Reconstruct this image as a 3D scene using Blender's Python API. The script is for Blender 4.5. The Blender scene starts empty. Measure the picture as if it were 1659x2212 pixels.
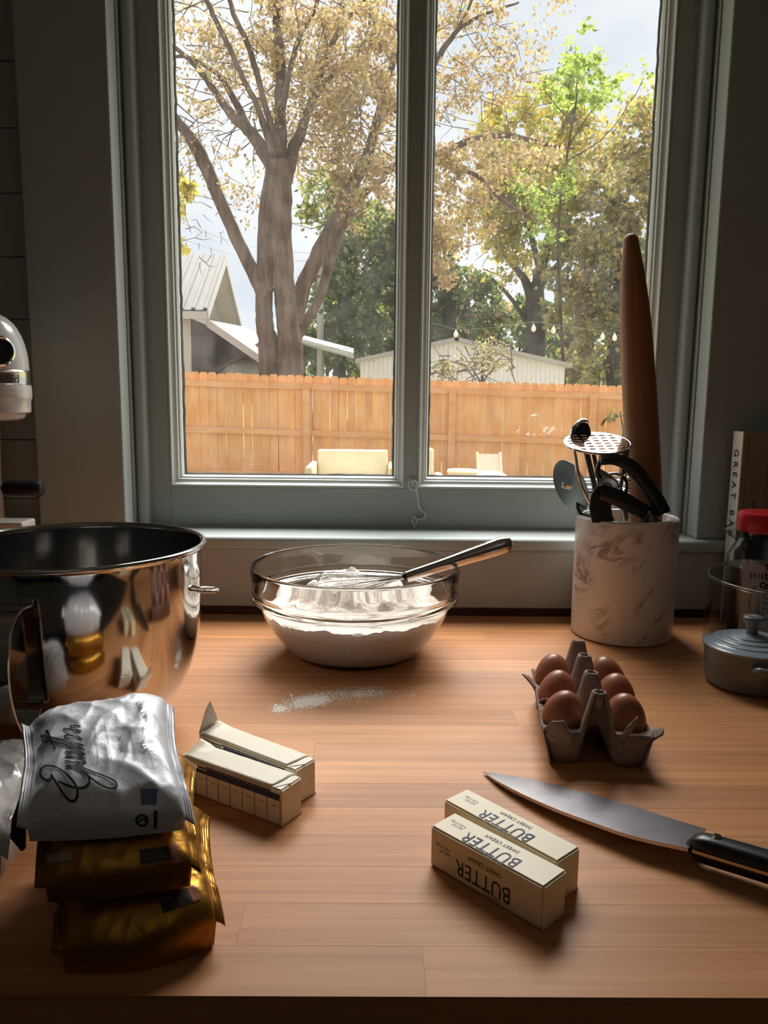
import bpy, bmesh, math, random
import numpy as np
from mathutils import Vector, Matrix, Quaternion, noise
from mathutils.bvhtree import BVHTree
random.seed(7)
SC = bpy.context.scene
COL = SC.collection
PI = math.pi

# ---------------------------------------------------------------- camera
W_PX, H_PX, F_PX = 1659, 2212, 1660.0
CAM = Vector((0.0, 0.0, 0.3425))                 # counter top is z = 0
PITCH, ROLL, YAW = math.radians(8.43), 0.0105, 0.009
fwd = Vector((math.sin(YAW)*math.cos(PITCH), math.cos(YAW)*math.cos(PITCH), -math.sin(PITCH)))
rgt = Vector((math.cos(YAW), -math.sin(YAW), 0))
upv = rgt.cross(fwd)
r2 = math.cos(ROLL)*rgt + math.sin(ROLL)*upv
u2 = -math.sin(ROLL)*rgt + math.cos(ROLL)*upv
cd = bpy.data.cameras.new('camera')
cd.sensor_fit = 'HORIZONTAL'; cd.sensor_width = 36.0; cd.lens = 36.0*F_PX/W_PX
cd.clip_start = 0.02; cd.clip_end = 400
cam = bpy.data.objects.new('camera', cd); COL.objects.link(cam)
m3 = Matrix((r2, u2, -fwd)).transposed().to_4x4(); m3.translation = CAM
cam.matrix_world = m3
SC.camera = cam

# ---------------------------------------------------------------- sky, sun, exposure
SC.view_settings.view_transform = 'Standard'
SC.view_settings.look = 'None'
SC.view_settings.gamma = 1.0
SC.view_settings.use_curve_mapping = False
SC.view_settings.exposure = 0.64
SC.render.film_transparent = False

wd = bpy.data.worlds.new('overcast_sky'); SC.world = wd; wd.use_nodes = True
nt = wd.node_tree; nt.nodes.clear()
wo = nt.nodes.new('ShaderNodeOutputWorld'); bg = nt.nodes.new('ShaderNodeBackground')
tc = nt.nodes.new('ShaderNodeTexCoord'); mp = nt.nodes.new('ShaderNodeMapping'); mp.inputs['Scale'].default_value = (1, 1, 2.2)
nz = nt.nodes.new('ShaderNodeTexNoise'); nz.inputs['Scale'].default_value = 3.2; nz.inputs['Detail'].default_value = 5; nz.inputs['Roughness'].default_value = .5
rp = nt.nodes.new('ShaderNodeValToRGB')
rp.color_ramp.elements[0].position = .36; rp.color_ramp.elements[0].color = (.71, .77, .86, 1)
rp.color_ramp.elements[1].position = .56; rp.color_ramp.elements[1].color = (.90, .915, .94, 1)
nt.links.new(tc.outputs['Generated'], mp.inputs['Vector']); nt.links.new(mp.outputs[0], nz.inputs['Vector'])
nt.links.new(nz.outputs['Fac'], rp.inputs['Fac']); nt.links.new(rp.outputs[0], bg.inputs['Color'])
bg.inputs['Strength'].default_value = .72
nt.links.new(bg.outputs[0], wo.inputs['Surface'])

sd = bpy.data.lights.new('hazy_sun', 'SUN'); sd.energy = 9.2; sd.angle = math.radians(60); sd.color = (1.0, .97, .93)
sun = bpy.data.objects.new('hazy_sun', sd); COL.objects.link(sun)
SUN_EL, SUN_AZ = math.radians(60), math.radians(18)   # beyond the garden, a little to the right
sdir = Vector((math.sin(SUN_AZ)*math.cos(SUN_EL), math.cos(SUN_AZ)*math.cos(SUN_EL), math.sin(SUN_EL)))
sun.rotation_euler = sdir.to_track_quat('Z', 'Y').to_euler()
sun.location = sdir*30

# fill light added to lift the dark interior, behind the camera, washing the ceiling
ld = bpy.data.lights.new('ceiling_fill', 'AREA'); ld.shape = 'RECTANGLE'; ld.size = .6; ld.size_y = .6; ld.energy = 1.7; ld.color = (1.0, .94, .87)
fill_light = bpy.data.objects.new('ceiling_fill', ld); COL.objects.link(fill_light); fill_light.location = (.2, -1.3, 1.05); fill_light.rotation_euler = (PI, 0, 0)

# ---------------------------------------------------------------- helpers
def ray(px, py):
    return fwd + (px - W_PX/2)/F_PX*r2 - (py - H_PX/2)/F_PX*u2
def Pz(px, py, z):
    d = ray(px, py); return CAM + d*((z - CAM.z)/d.z)
def Py(px, py, y):
    d = ray(px, py); return CAM + d*((y - CAM.y)/d.y)

MATS = {}
def mat(name, col=(.5, .5, .5), rough=.5, metal=0.0, spec=.5, var=None, bump=None, trans=0.0, ior=1.45, coat=0.0, sub=0.0, rand=0.0, alpha=1.0):
    """var=(colour2, scale(3) or float, contrast lo, hi); bump=(scale, strength, distance)"""
    if name in MATS: return MATS[name]
    m = bpy.data.materials.new(name); m.use_nodes = True; MATS[name] = m
    N, L = m.node_tree.nodes, m.node_tree.links
    b = N['Principled BSDF']
    b.inputs['Base Color'].default_value = (*col, 1); b.inputs['Roughness'].default_value = rough
    b.inputs['Metallic'].default_value = metal; b.inputs['Specular IOR Level'].default_value = spec
    b.inputs['Transmission Weight'].default_value = trans; b.inputs['IOR'].default_value = ior
    b.inputs['Coat Weight'].default_value = coat; b.inputs['Coat Roughness'].default_value = .08
    b.inputs['Alpha'].default_value = alpha
    if sub:
        b.inputs['Subsurface Weight'].default_value = sub; b.inputs['Subsurface Radius'].default_value = (.004, .0025, .0015)
    tcn = None; last = None
    def coords(sc):
        nonlocal tcn
        if tcn is None: tcn = N.new('ShaderNodeTexCoord')
        mpn = N.new('ShaderNodeMapping'); mpn.inputs['Scale'].default_value = (sc, sc, sc) if isinstance(sc, (int, float)) else sc
        oi = N.new('ShaderNodeObjectInfo'); mu = N.new('ShaderNodeMath'); mu.operation = 'MULTIPLY'; mu.inputs[1].default_value = 37.0
        L.new(oi.outputs['Random'], mu.inputs[0]); cb = N.new('ShaderNodeCombineXYZ')
        for k in range(3): L.new(mu.outputs[0], cb.inputs[k])
        L.new(tcn.outputs['Object'], mpn.inputs['Vector']); L.new(cb.outputs[0], mpn.inputs['Location'])
        return mpn.outputs[0]
    if var:
        c2, sc, lo, hi = var
        n = N.new('ShaderNodeTexNoise'); n.inputs['Scale'].default_value = 1.0; n.inputs['Detail'].default_value = 5; n.inputs['Roughness'].default_value = .6
        L.new(coords(sc), n.inputs['Vector'])
        r = N.new('ShaderNodeValToRGB'); r.color_ramp.elements[0].position = lo; r.color_ramp.elements[1].position = hi
        r.color_ramp.elements[0].color = (*col, 1); r.color_ramp.elements[1].color = (*c2, 1)
        L.new(n.outputs['Fac'], r.inputs['Fac']); last = r.outputs[0]
        L.new(last, b.inputs['Base Color'])
    if rand:
        oi = N.new('ShaderNodeObjectInfo'); mr = N.new('ShaderNodeMapRange'); mr.inputs['To Min'].default_value = 1-rand; mr.inputs['To Max'].default_value = 1+rand
        L.new(oi.outputs['Random'], mr.inputs['Value']); hs = N.new('ShaderNodeHueSaturation')
        L.new(mr.outputs[0], hs.inputs['Value'])
        if last is not None: L.new(last, hs.inputs['Color'])
        else: hs.inputs['Color'].default_value = (*col, 1)
        L.new(hs.outputs[0], b.inputs['Base Color']); last = hs.outputs[0]
    if bump:
        sc, st, di = bump
        n = N.new('ShaderNodeTexNoise'); n.inputs['Scale'].default_value = 1.0; n.inputs['Detail'].default_value = 6
        L.new(coords(sc), n.inputs['Vector'])
        bp = N.new('ShaderNodeBump'); bp.inputs['Strength'].default_value = st; bp.inputs['Distance'].default_value = di
        L.new(n.outputs['Fac'], bp.inputs['Height']); L.new(bp.outputs[0], b.inputs['Normal'])
    return m

def leaf_mat(name, col, tcol, mix=.5):
    if name in MATS: return MATS[name]
    m = bpy.data.materials.new(name); m.use_nodes = True; MATS[name] = m
    N, L = m.node_tree.nodes, m.node_tree.links; N.clear()
    o = N.new('ShaderNodeOutputMaterial'); d = N.new('ShaderNodeBsdfDiffuse'); t = N.new('ShaderNodeBsdfTranslucent'); x = N.new('ShaderNodeMixShader')
    d.inputs[0].default_value = (*col, 1); t.inputs[0].default_value = (*tcol, 1); x.inputs[0].default_value = mix
    L.new(d.outputs[0], x.inputs[1]); L.new(t.outputs[0], x.inputs[2]); L.new(x.outputs[0], o.inputs[0])
    return m

def schlick(N, L, f0=.04):
    lw = N.new('ShaderNodeLayerWeight'); lw.inputs['Blend'].default_value = .5
    pw_ = N.new('ShaderNodeMath'); pw_.operation = 'POWER'; pw_.inputs[1].default_value = 5.0
    ma = N.new('ShaderNodeMath'); ma.operation = 'MULTIPLY_ADD'; ma.inputs[1].default_value = 1-f0; ma.inputs[2].default_value = f0
    L.new(lw.outputs['Facing'], pw_.inputs[0]); L.new(pw_.outputs[0], ma.inputs[0]); return ma.outputs[0]
def pane_mat():
    m = bpy.data.materials.new('window_glass'); m.use_nodes = True
    N, L = m.node_tree.nodes, m.node_tree.links; N.clear()
    o = N.new('ShaderNodeOutputMaterial'); t = N.new('ShaderNodeBsdfTransparent'); g = N.new('ShaderNodeBsdfGlossy'); x = N.new('ShaderNodeMixShader')
    t.inputs[0].default_value = (.96, .975, .965, 1); g.inputs['Roughness'].default_value = .02
    L.new(schlick(N, L, .06), x.inputs[0]); L.new(t.outputs[0], x.inputs[1]); L.new(g.outputs[0], x.inputs[2])
    d = N.new('ShaderNodeBsdfTranslucent'); d.inputs[0].default_value = (.9, .9, .88, 1)
    x2 = N.new('ShaderNodeMixShader'); nn = N.new('ShaderNodeTexNoise'); nn.inputs['Scale'].default_value = 30; nn.inputs['Detail'].default_value = 8
    tcx = N.new('ShaderNodeTexCoord'); L.new(tcx.outputs['Object'], nn.inputs['Vector'])
    mr = N.new('ShaderNodeMapRange'); mr.inputs['From Min'].default_value = .4; mr.inputs['From Max'].default_value = .8; mr.inputs['To Min'].default_value = .018; mr.inputs['To Max'].default_value = .05
    L.new(nn.outputs['Fac'], mr.inputs['Value']); L.new(mr.outputs[0], x2.inputs[0]); L.new(x.outputs[0], x2.inputs[1]); L.new(d.outputs[0], x2.inputs[2])
    L.new(x2.outputs[0], o.inputs[0]); return m

def glass(name, tint=(1, 1, 1), rough=0.0, ior=1.47):
    if name in MATS: return MATS[name]
    m = bpy.data.materials.new(name); m.use_nodes = True; MATS[name] = m
    N, L = m.node_tree.nodes, m.node_tree.links; N.clear()
    o = N.new('ShaderNodeOutputMaterial'); g = N.new('ShaderNodeBsdfGlass'); g.inputs['Color'].default_value = (*tint, 1)
    g.inputs['Roughness'].default_value = rough; g.inputs['IOR'].default_value = ior
    L.new(g.outputs[0], o.inputs[0]); return m

def thin_glass(name, tint=(.97, .98, .975)):
    if name in MATS: return MATS[name]
    m = bpy.data.materials.new(name); m.use_nodes = True; MATS[name] = m
    N, L = m.node_tree.nodes, m.node_tree.links; N.clear()
    o = N.new('ShaderNodeOutputMaterial'); t = N.new('ShaderNodeBsdfTransparent'); g = N.new('ShaderNodeBsdfGlossy'); x = N.new('ShaderNodeMixShader')
    t.inputs[0].default_value = (*tint, 1); g.inputs['Roughness'].default_value = .03
    L.new(schlick(N, L, .04), x.inputs[0]); L.new(t.outputs[0], x.inputs[1]); L.new(g.outputs[0], x.inputs[2]); L.new(x.outputs[0], o.inputs[0]); return m

# --- bmesh shapes
def BM(): return bmesh.new()
def box(bm, c, s, rot=None):
    v = []
    for k in range(8):
        p = Vector(((k & 1) - .5, ((k >> 1) & 1) - .5, ((k >> 2) & 1) - .5))
        p = Vector((p.x*s[0], p.y*s[1], p.z*s[2]))
        if rot is not None: p = rot @ p
        v.append(bm.verts.new(p + Vector(c)))
    for f in ((0, 2, 3, 1), (4, 5, 7, 6), (0, 1, 5, 4), (2, 6, 7, 3), (0, 4, 6, 2), (1, 3, 7, 5)):
        bm.faces.new([v[i] for i in f])
    return v
def box2(bm, a, b): box(bm, [(a[i]+b[i])/2 for i in range(3)], [abs(b[i]-a[i]) for i in range(3)])
def lathe(bm, prof, n=48, c=(0, 0, 0), closed=False, sx=1.0, sy=1.0, rot=None):
    c = Vector(c); rings = []
    for r, z in prof:
        if r < 1e-6:
            p = Vector((0, 0, z)); p = rot @ p if rot is not None else p
            rings.append([bm.verts.new(c + p)])
        else:
            row = []
            for k in range(n):
                a = 2*PI*k/n; p = Vector((r*math.cos(a)*sx, r*math.sin(a)*sy, z))
                if rot is not None: p = rot @ p
                row.append(bm.verts.new(c + p))
            rings.append(row)
    pairs = list(zip(rings[:-1], rings[1:]))
    if closed: pairs.append((rings[-1], rings[0]))
    for a, b in pairs:
        if len(a) == 1 and len(b) == 1: continue
        for k in range(n):
            j = (k+1) % n
            if len(a) == 1: bm.faces.new((a[0], b[j], b[k]))
            elif len(b) == 1: bm.faces.new((a[k], a[j], b[0]))
            else: bm.faces.new((a[k], a[j], b[j], b[k]))
def tube(bm, pts, rad, n=10, cap=True, flat=1.0, ref=None):
    """sweep a circle (or an ellipse, flat = second radius factor) along pts"""
    pts = [Vector(p) for p in pts]; rings = []
    if not isinstance(rad, (list, tuple)): rad = [rad]*len(pts)
    prev = None
    for i, p in enumerate(pts):
        t = (pts[min(i+1, len(pts)-1)] - pts[max(i-1, 0)])
        if t.length < 1e-9: t = Vector((0, 0, 1))
        t.normalize()
        if prev is None:
            q = Vector(ref) if ref is not None else (Vector((0, 0, 1)) if abs(t.z) < .9 else Vector((1, 0, 0)))
        else: q = prev
        a = q - t*q.dot(t)
        if a.length < 1e-6: a = t.orthogonal()
        a.normalize(); b = t.cross(a); prev = a
        rings.append([bm.verts.new(p + rad[i]*(math.cos(2*PI*k/n)*a + flat*math.sin(2*PI*k/n)*b)) for k in range(n)])
    for a, b in zip(rings[:-1], rings[1:]):
        for k in range(n):
            j = (k+1) % n; bm.faces.new((a[k], a[j], b[j], b[k]))
    if cap and n > 2:
        bm.faces.new(list(reversed(rings[0]))); bm.faces.new(rings[-1])
    return rings
def smooth_path(pts, k=6):
    """Catmull-Rom through tuples of any length"""
    P = [tuple(p) for p in pts]; out = []
    for i in range(len(P)-1):
        p0, p1, p2, p3 = P[max(i-1, 0)], P[i], P[i+1], P[min(i+2, len(P)-1)]
        for j in range(k):
            t = j/k; t2, t3 = t*t, t*t*t
            out.append(tuple(.5*(2*b + (c-a)*t + (2*a-5*b+4*c-d)*t2 + (-a+3*b-3*c+d)*t3) for a, b, c, d in zip(p0, p1, p2, p3)))
    out.append(P[-1]); return out
def prism(bm, poly, axis_a, axis_b, origin, ext):
    """polygon (list of 2D) in the plane origin + a*u + b*v, extruded by vector ext"""
    A, B, O, E_ = Vector(axis_a), Vector(axis_b), Vector(origin), Vector(ext)
    lo = [bm.verts.new(O + A*u + B*v) for u, v in poly]; hi = [bm.verts.new(q.co + E_) for q in lo]
    n = len(poly)
    bm.faces.new(lo); bm.faces.new(list(reversed(hi)))
    for i in range(n):
        j = (i+1) % n; bm.faces.new((lo[j], lo[i], hi[i], hi[j]))

def obj(name, bm, m=None, parent=None, smooth=False, bevel=0.0, segs=2, loc=None, solid=0.0, subsurf=0):
    me = bpy.data.meshes.new(name)
    if isinstance(bm, bmesh.types.BMesh):
        bmesh.ops.recalc_face_normals(bm, faces=bm.faces); bm.to_mesh(me); bm.free()
    else:
        me = bm
    o = bpy.data.objects.new(name, me); COL.objects.link(o)
    if m is not None:
        for q in (m if isinstance(m, (list, tuple)) else [m]): me.materials.append(q)
    if parent is not None: o.parent = parent
    if loc is not None: o.location = loc
    if smooth:
        me.polygons.foreach_set('use_smooth', [True]*len(me.polygons))
        try: me.set_sharp_from_angle(angle=math.radians(smooth if smooth is not True else 40))
        except Exception: pass
    if solid:
        md = o.modifiers.new('s', 'SOLIDIFY'); md.thickness = solid; md.offset = 0
    if bevel:
        md = o.modifiers.new('b', 'BEVEL'); md.width = bevel; md.segments = segs; md.limit_method = 'ANGLE'
    if subsurf:
        md = o.modifiers.new('u', 'SUBSURF'); md.levels = md.render_levels = subsurf
    return o
def tag(o, label, cat=None, group=None, kind=None):
    o['label'] = label
    if cat: o['category'] = cat
    if group: o['group'] = group
    if kind: o['kind'] = kind
    return o
def thing(name, label, cat, loc=(0, 0, 0), rotz=0.0, group=None):
    o = bpy.data.objects.new(name, None); COL.objects.link(o); o.empty_display_size = .02
    o.location = loc; o.rotation_euler = (0, 0, rotz)
    return tag(o, label, cat, group)
def struct(name, bm, m, **k):
    o = obj(name, bm, m, **k)
    if o.parent is None: o['kind'] = 'structure'
    return o
def dup(o, parent=None, loc=None):
    c = o.copy(); COL.objects.link(c)
    if parent is not None: c.parent = parent
    if loc is not None: c.location = loc
    return c
def dup_tree(root):
    r = dup(root)
    for ch in list(root.children):
        c = dup(ch, r)
        for g in list(ch.children): dup(g, c)
    return r

def text_mesh(body, size=1.0, align='LEFT', spacing=1.0, shear=0.0, bold=0.0):
    cu = bpy.data.curves.new('lettering', 'FONT'); cu.body = body; cu.size = size; cu.align_x = align
    cu.space_character = spacing; cu.shear = shear; cu.resolution_u = 3; cu.offset = bold
    o = bpy.data.objects.new('lettering', cu); COL.objects.link(o)
    dg = bpy.context.evaluated_depsgraph_get(); dg.update()
    me = bpy.data.meshes.new_from_object(o.evaluated_get(dg))
    bpy.data.objects.remove(o); bpy.data.curves.remove(cu)
    return me
def lettering(name, body, m, parent, fn, size=1.0, align='LEFT', spacing=1.0, shear=0.0, bold=0.0, cut=0.0):
    """flat print: fn(u, v) gives the point on the carrier's surface"""
    me = text_mesh(body, size, align, spacing, shear, bold)
    if cut:
        b = BM(); b.from_mesh(me); bmesh.ops.triangulate(b, faces=b.faces)
        for _ in range(6):
            es = [e for e in b.edges if e.calc_length() > cut]
            if not es: break
            bmesh.ops.subdivide_edges(b, edges=es, cuts=1); bmesh.ops.triangulate(b, faces=b.faces)
        b.to_mesh(me); b.free()
    for v in me.vertices: v.co = fn(v.co.x, v.co.y)
    me.name = name
    return obj(name, me, m, parent)

# ---------------------------------------------------------------- materials
paint = mat('sage_paint', (.42, .465, .455), .42, var=((.39, .435, .425), (9, 9, 3), .3, .7), bump=((60, 60, 60), .12, .002))
wallp = mat('wall_paint', (.36, .38, .365), .55, var=((.33, .35, .335), 5, .3, .7), bump=((70, 70, 70), .15, .002))
roomp = mat('room_paint', (.50, .49, .47), .8)
dark_wood = mat('dark_wood', (.12, .05, .025), .6, var=((.07, .03, .015), (2, 40, 40), .3, .7))
butcher = mat('butcher_block', (.61, .285, .125), .46, spec=.28, var=((.48, .205, .080), (2.4, 110, 110), .36, .66), bump=((6, 260, 260), .12, .0006), rand=.13)
steel = mat('polished_steel', (.62, .60, .58), .09, 1.0)
brushed = mat('brushed_steel', (.55, .53, .52), .28, 1.0, bump=((3, 3, 900), .05, .0005))
chrome = mat('chrome', (.75, .75, .76), .08, 1.0)
black = mat('black_plastic', (.012, .012, .014), .38)
black_rub = mat('black_rubber', (.018, .018, .02), .55)
clear = glass('clear_glass', (.99, .995, .99)); thin = thin_glass('thin_clear_glass')
flour_m = mat('flour', (.90, .82, .74), .95, spec=.1, var=((.84, .75, .67), 160, .35, .65), bump=(260, .6, .002), sub=.0)
navy = mat('navy_ink', (.035, .045, .12), .6)
ink = mat('black_ink', (.02, .02, .025), .55)
butter_m = mat('butter_wrap', (.84, .74, .53), .42, var=((.80, .69, .47), 18, .3, .7), bump=(120, .1, .001), sub=.12)
wrap_white = mat('wax_paper', (.86, .80, .66), .40, var=((.83, .76, .60), 20, .3, .7), bump=(90, .15, .001))
egg_m = mat('egg_shell', (.37, .135, .07), .36, var=((.31, .105, .052), 90, .3, .7), sub=.08, rand=.12, bump=(500, .06, .0005))
pulp = mat('grey_pulp', (.33, .26, .23), .95, spec=.1, var=((.26, .20, .175), 120, .3, .7), bump=(220, .7, .0015))
pin_wood = mat('rolling_pin_wood', (.38, .165, .07), .5, var=((.28, .11, .042), (60, 60, 4), .3, .7), bump=((200, 200, 12), .12, .0006))

# ================================================================= THE SETTING
ROOM = (-1.55, 1.70, -2.2, 1.24, -.91, 1.62)
X0, X1, Y0, Y1, Z0, Z1 = ROOM
SILLZ = .126
b = BM(); box2(b, (X0-.1, Y0-.1, Z0-.1), (X1+.1, Y1, Z0)); struct('floor', b, mat('dark_floor', (.016, .012, .010), .6, var=((.011, .008, .007), (3, 20, 3), .3, .7)))
b = BM(); box2(b, (X0-.1, Y0-.1, Z1), (X1+.1, Y1+.2, Z1+.1)); struct('ceiling', b, roomp)
b = BM(); box2(b, (X0-.1, Y0, Z0), (X0, Y1, Z1)); struct('wall_left', b, roomp)
b = BM(); box2(b, (X1, Y0, Z0), (X1+.1, Y1, Z1)); struct('wall_right', b, roomp)
b = BM(); box2(b, (X0-.1, Y0-.1, Z0), (X1+.1, Y0, Z1)); struct('wall_front', b, roomp)
# window wall: four pieces round the opening, and the shiplap boards on it
WX0, WX1, WZ0, WZ1 = -.395, .506, .09, 1.09
b = BM(); YB = 1.40
box2(b, (X0-.1, Y1, Z0), (WX0, YB, Z1)); box2(b, (WX1, Y1, Z0), (X1+.1, YB, Z1))
box2(b, (WX0, Y1, Z0), (WX1, YB, WZ0)); box2(b, (WX0, Y1, WZ1), (WX1, YB, Z1))
wall_back = struct('wall_back', b, wallp)
bb = BM(); box2(bb, (-.45, -.005, -.0462), (.45, .005, .0462))
bme = bpy.data.meshes.new('board'); bmesh.ops.bevel(bb, geom=bb.edges[:], offset=.0016, segments=1, affect='EDGES'); bb.to_mesh(bme); bb.free(); bme.materials.append(wallp)
ZL = Py(40, 690, 1.235).z
for k in range(-8, 9):
    zc = ZL + .0935*(k+.5)
    if zc < .08 or zc > 1.57: continue
    for xs in (-.53-.45, .645+.45):
        o = bpy.data.objects.new('board', bme); COL.objects.link(o); o.parent = wall_back; o.location = (xs, Y1-.0045, zc)
# window_1
win = bpy.data.objects.new('window_1', None); COL.objects.link(win); win['kind'] = 'structure'
def wpart(name, bm, m=paint, bev=.0015, **k): return obj(name, bm, m, win, bevel=bev, **k)
for xa, xb in ((-.530, -.395), (.506, .645)):
    b = BM(); box2(b, (xa, 1.196, SILLZ), (xb, 1.236, 1.09)); wpart('casing', b, bev=.003)
b = BM(); box2(b, (-.55, 1.193, 1.09), (.665, 1.238, 1.22)); wpart('head_casing', b)  # unseen window head, set low so the worktop's front falls darker
for s, xe in ((1, -.395), (-1, .506)):
    b = BM(); xc = xe + s*.0095
    pr = [(xe - s*.002, 1.274), (xe + s*.019, 1.274), (xe + s*.019, 1.262)] + [(xc + s*.0095*math.cos(a), 1.260 - .0095*math.sin(a)) for a in np.linspace(0, PI, 9)] + [(xe - s*.002, 1.262)]
    prism(b, [(p[0], p[1]) for p in pr], (1, 0, 0), (0, 1, 0), (0, 0, SILLZ), (0, 0, .96)); wpart('stop_bead', b, bev=0, smooth=35)
b = BM(); box2(b, (-.575, 1.181, SILLZ-.02), (.68, 1.40, SILLZ)); wpart('sill', b, bev=.006, segs=3)
# sash: stiles, rails, mullion
SY0, SY1 = 1.275, 1.312
GL, GR = (-.3445, .0455), (.0660, .4557)
GZ0, GZ1 = .1935, 1.055
for n_, xa, xb, za, zb in (('stile', -.395, GL[0], SILLZ+.003, 1.088), ('stile', GR[1], .506, SILLZ+.003, 1.088), ('bottom_rail', GL[0], GR[1], SILLZ+.003, GZ0), ('top_rail', GL[0], GR[1], GZ1, 1.088), ('mullion', GL[1], GR[0], GZ0, GZ1)):
    b = BM(); box2(b, (xa, SY0, za), (xb, SY1, zb)); wpart(n_, b, bev=.001)
# stepped glazing bead round each pane, and the pane
bead_m = mat('bead_paint', (.66, .69, .67), .38, bump=(90, .1, .001))
def bead_ring(x0, x1, z0, z1):
    prof = [(0.0, 1.2765), (.0015, 1.2735), (.004, 1.2735), (.0055, 1.279), (.0075, 1.2815), (.012, 1.2835), (.013, 1.288), (.0155, 1.289), (.0175, 1.294), (.0175, 1.300), (0.0, 1.300)]
    b = BM(); rings = []
    for d, y in prof: rings.append([b.verts.new((x, y, z)) for x, z in ((x0+d, z0+d), (x1-d, z0+d), (x1-d, z1-d), (x0+d, z1-d))])
    for p, q in zip(rings, rings[1:] + rings[:1]):
        for k in range(4):
            j = (k+1) % 4; b.faces.new((p[k], p[j], q[j], q[k]))
    return b
gm = pane_mat()
for (xa, xb) in (GL, GR):
    wpart('glazing_bead', bead_ring(xa, xb, GZ0, GZ1), bead_m, bev=0)
    b = BM(); q = [b.verts.new(p) for p in ((xa+.010, 1.2955, GZ0+.010), (xb-.010, 1.2955, GZ0+.010), (xb-.010, 1.2955, GZ1-.010), (xa+.010, 1.2955, GZ1-.010))]; b.faces.new(q)
    wpart('pane', b, gm, bev=0)
# putty edge just outside of the pane: dark irregular line seen round the glass
putty = mat('old_putty', (.05, .045, .04), .9)
for (xa, xb) in (GL, GR):
    b = BM()
    def wob(a, bq, n):
        return [a + (bq-a)*i/n for i in range(n+1)]
    zs = wob(GZ0+.014, GZ1-.014, 60)
    for xe, s in ((xa+.0175, 1), (xb-.0175, -1)):
        pts = [(xe + s*(.0015 + .0016*noise.noise((xe*9, z*55, 1.3))), 1.303, z) for z in zs]
        tube(b, pts, .0022, 6)
    xs = wob(xa+.0175, xb-.0175, 30)
    tube(b, [(x, 1.303, GZ0+.0175 + .0012 + .0012*noise.noise((x*50, 3.1, xa))) for x in xs], .0020, 6)
    wpart('putty', b, putty, bev=0)
# apron under the sill, and the dark strip behind the worktop
b = BM(); box2(b, (-.60, 1.189, .0125), (.95, 1.2395, SILLZ-.02)); struct('trim_1', b, mat('apron_paint', (.42, .42, .40), .5, bump=(40, .1, .002)), bevel=.002)
b = BM(); box2(b, (-1.5, 1.1985, -.045), (1.65, 1.2395, .0125)); struct('trim_2', b, dark_wood)

# ---------------------------------------------------------------- hook and eye on the sash
t = thing('hook_latch', 'small painted hook and eye latch at the foot of the window mullion', 'latch', (.056, 1.273, .205))
painted_metal = mat('painted_metal', (.66, .69, .67), .35)
L0 = Vector(t.location)
b = BM(); rim = [Vector((.0045*math.cos(a), -.003 + .002*math.sin(a*2), .0065*math.sin(a))) for a in np.linspace(0, 2*PI, 17)]
tube(b, rim, .0011, 8); tube(b, [(-.002, .003, .001), (-.001, -.003, .004), (.001, -.006, .000), (.002, -.005, -.006)], .0013, 8); obj('eye_screw', b, painted_metal, t, smooth=True)
b = BM(); hk = [Py(*p, 1.268) - L0 for p in ((897, 1048), (900, 1062), (903, 1080), (906, 1096), (913, 1104), (919, 1110), (918, 1117), (908, 1121), (899, 1122))]
tube(b, smooth_path([tuple(v) for v in hk], 4), .0016, 8)
ring0 = Py(892, 1048, 1.268) - L0
tube(b, [ring0 + Vector((.0072*math.cos(a), -.001, .0078*math.sin(a))) for a in np.linspace(0, 2*PI, 25)], .0013, 8); obj('hook', b, painted_metal, t, smooth=True)
b = BM(); e0 = Py(895, 1125, 1.267) - L0
tube(b, [e0 + Vector((.0035*math.cos(a), .0, .0068*math.sin(a))) for a in np.linspace(0, 2*PI, 21)], .0014, 8); tube(b, [e0 + Vector((0, 0, -.006)), (e0.x, e0.y, SILLZ - L0.z - .001)], .0017, 8); obj('eye_screw', b, painted_metal, t, smooth=True)

# ---------------------------------------------------------------- worktop of staves
ct = thing('countertop', 'warm butcher block worktop of long glued staves under the window', 'countertop', (0, 0, 0))
YF, YBK, CX0, CX1 = .3985, 1.188, -1.5, 1.65
NS = 19; SW = (YBK-YF)/NS
rs = random.Random(3)
for i in range(NS):
    x = CX0 - rs.random()*.5
    while x < CX1:
        ln = rs.choice((.55, .8, 1.1)); xa, xb = max(x, CX0), min(x+ln, CX1); x += ln
        if xb - xa < .05: continue
        b = BM(); box2(b, (-(xb-xa)/2, -SW/2, -.038), ((xb-xa)/2, SW/2, 0))
        bmesh.ops.bevel(b, geom=[e for e in b.edges if all(v.co.z > -.001 for v in e.verts)], offset=.00012, segments=1, affect='EDGES')
        obj('stave', b, butcher, ct, loc=((xa+xb)/2, YF+SW*(i+.5), 0))

# ================================================================= THE GARDEN
GZ = -1.10
b = BM(); q = [b.verts.new(p) for p in ((-60, 1.6, GZ), (60, 1.6, GZ), (60, 120, GZ), (-60, 120, GZ))]; b.faces.new(q)
lawn = struct('ground_outside', b, mat('grass_ground', (.20, .21, .08), .95, var=((.32, .26, .13), .9, .35, .65)))

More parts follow.
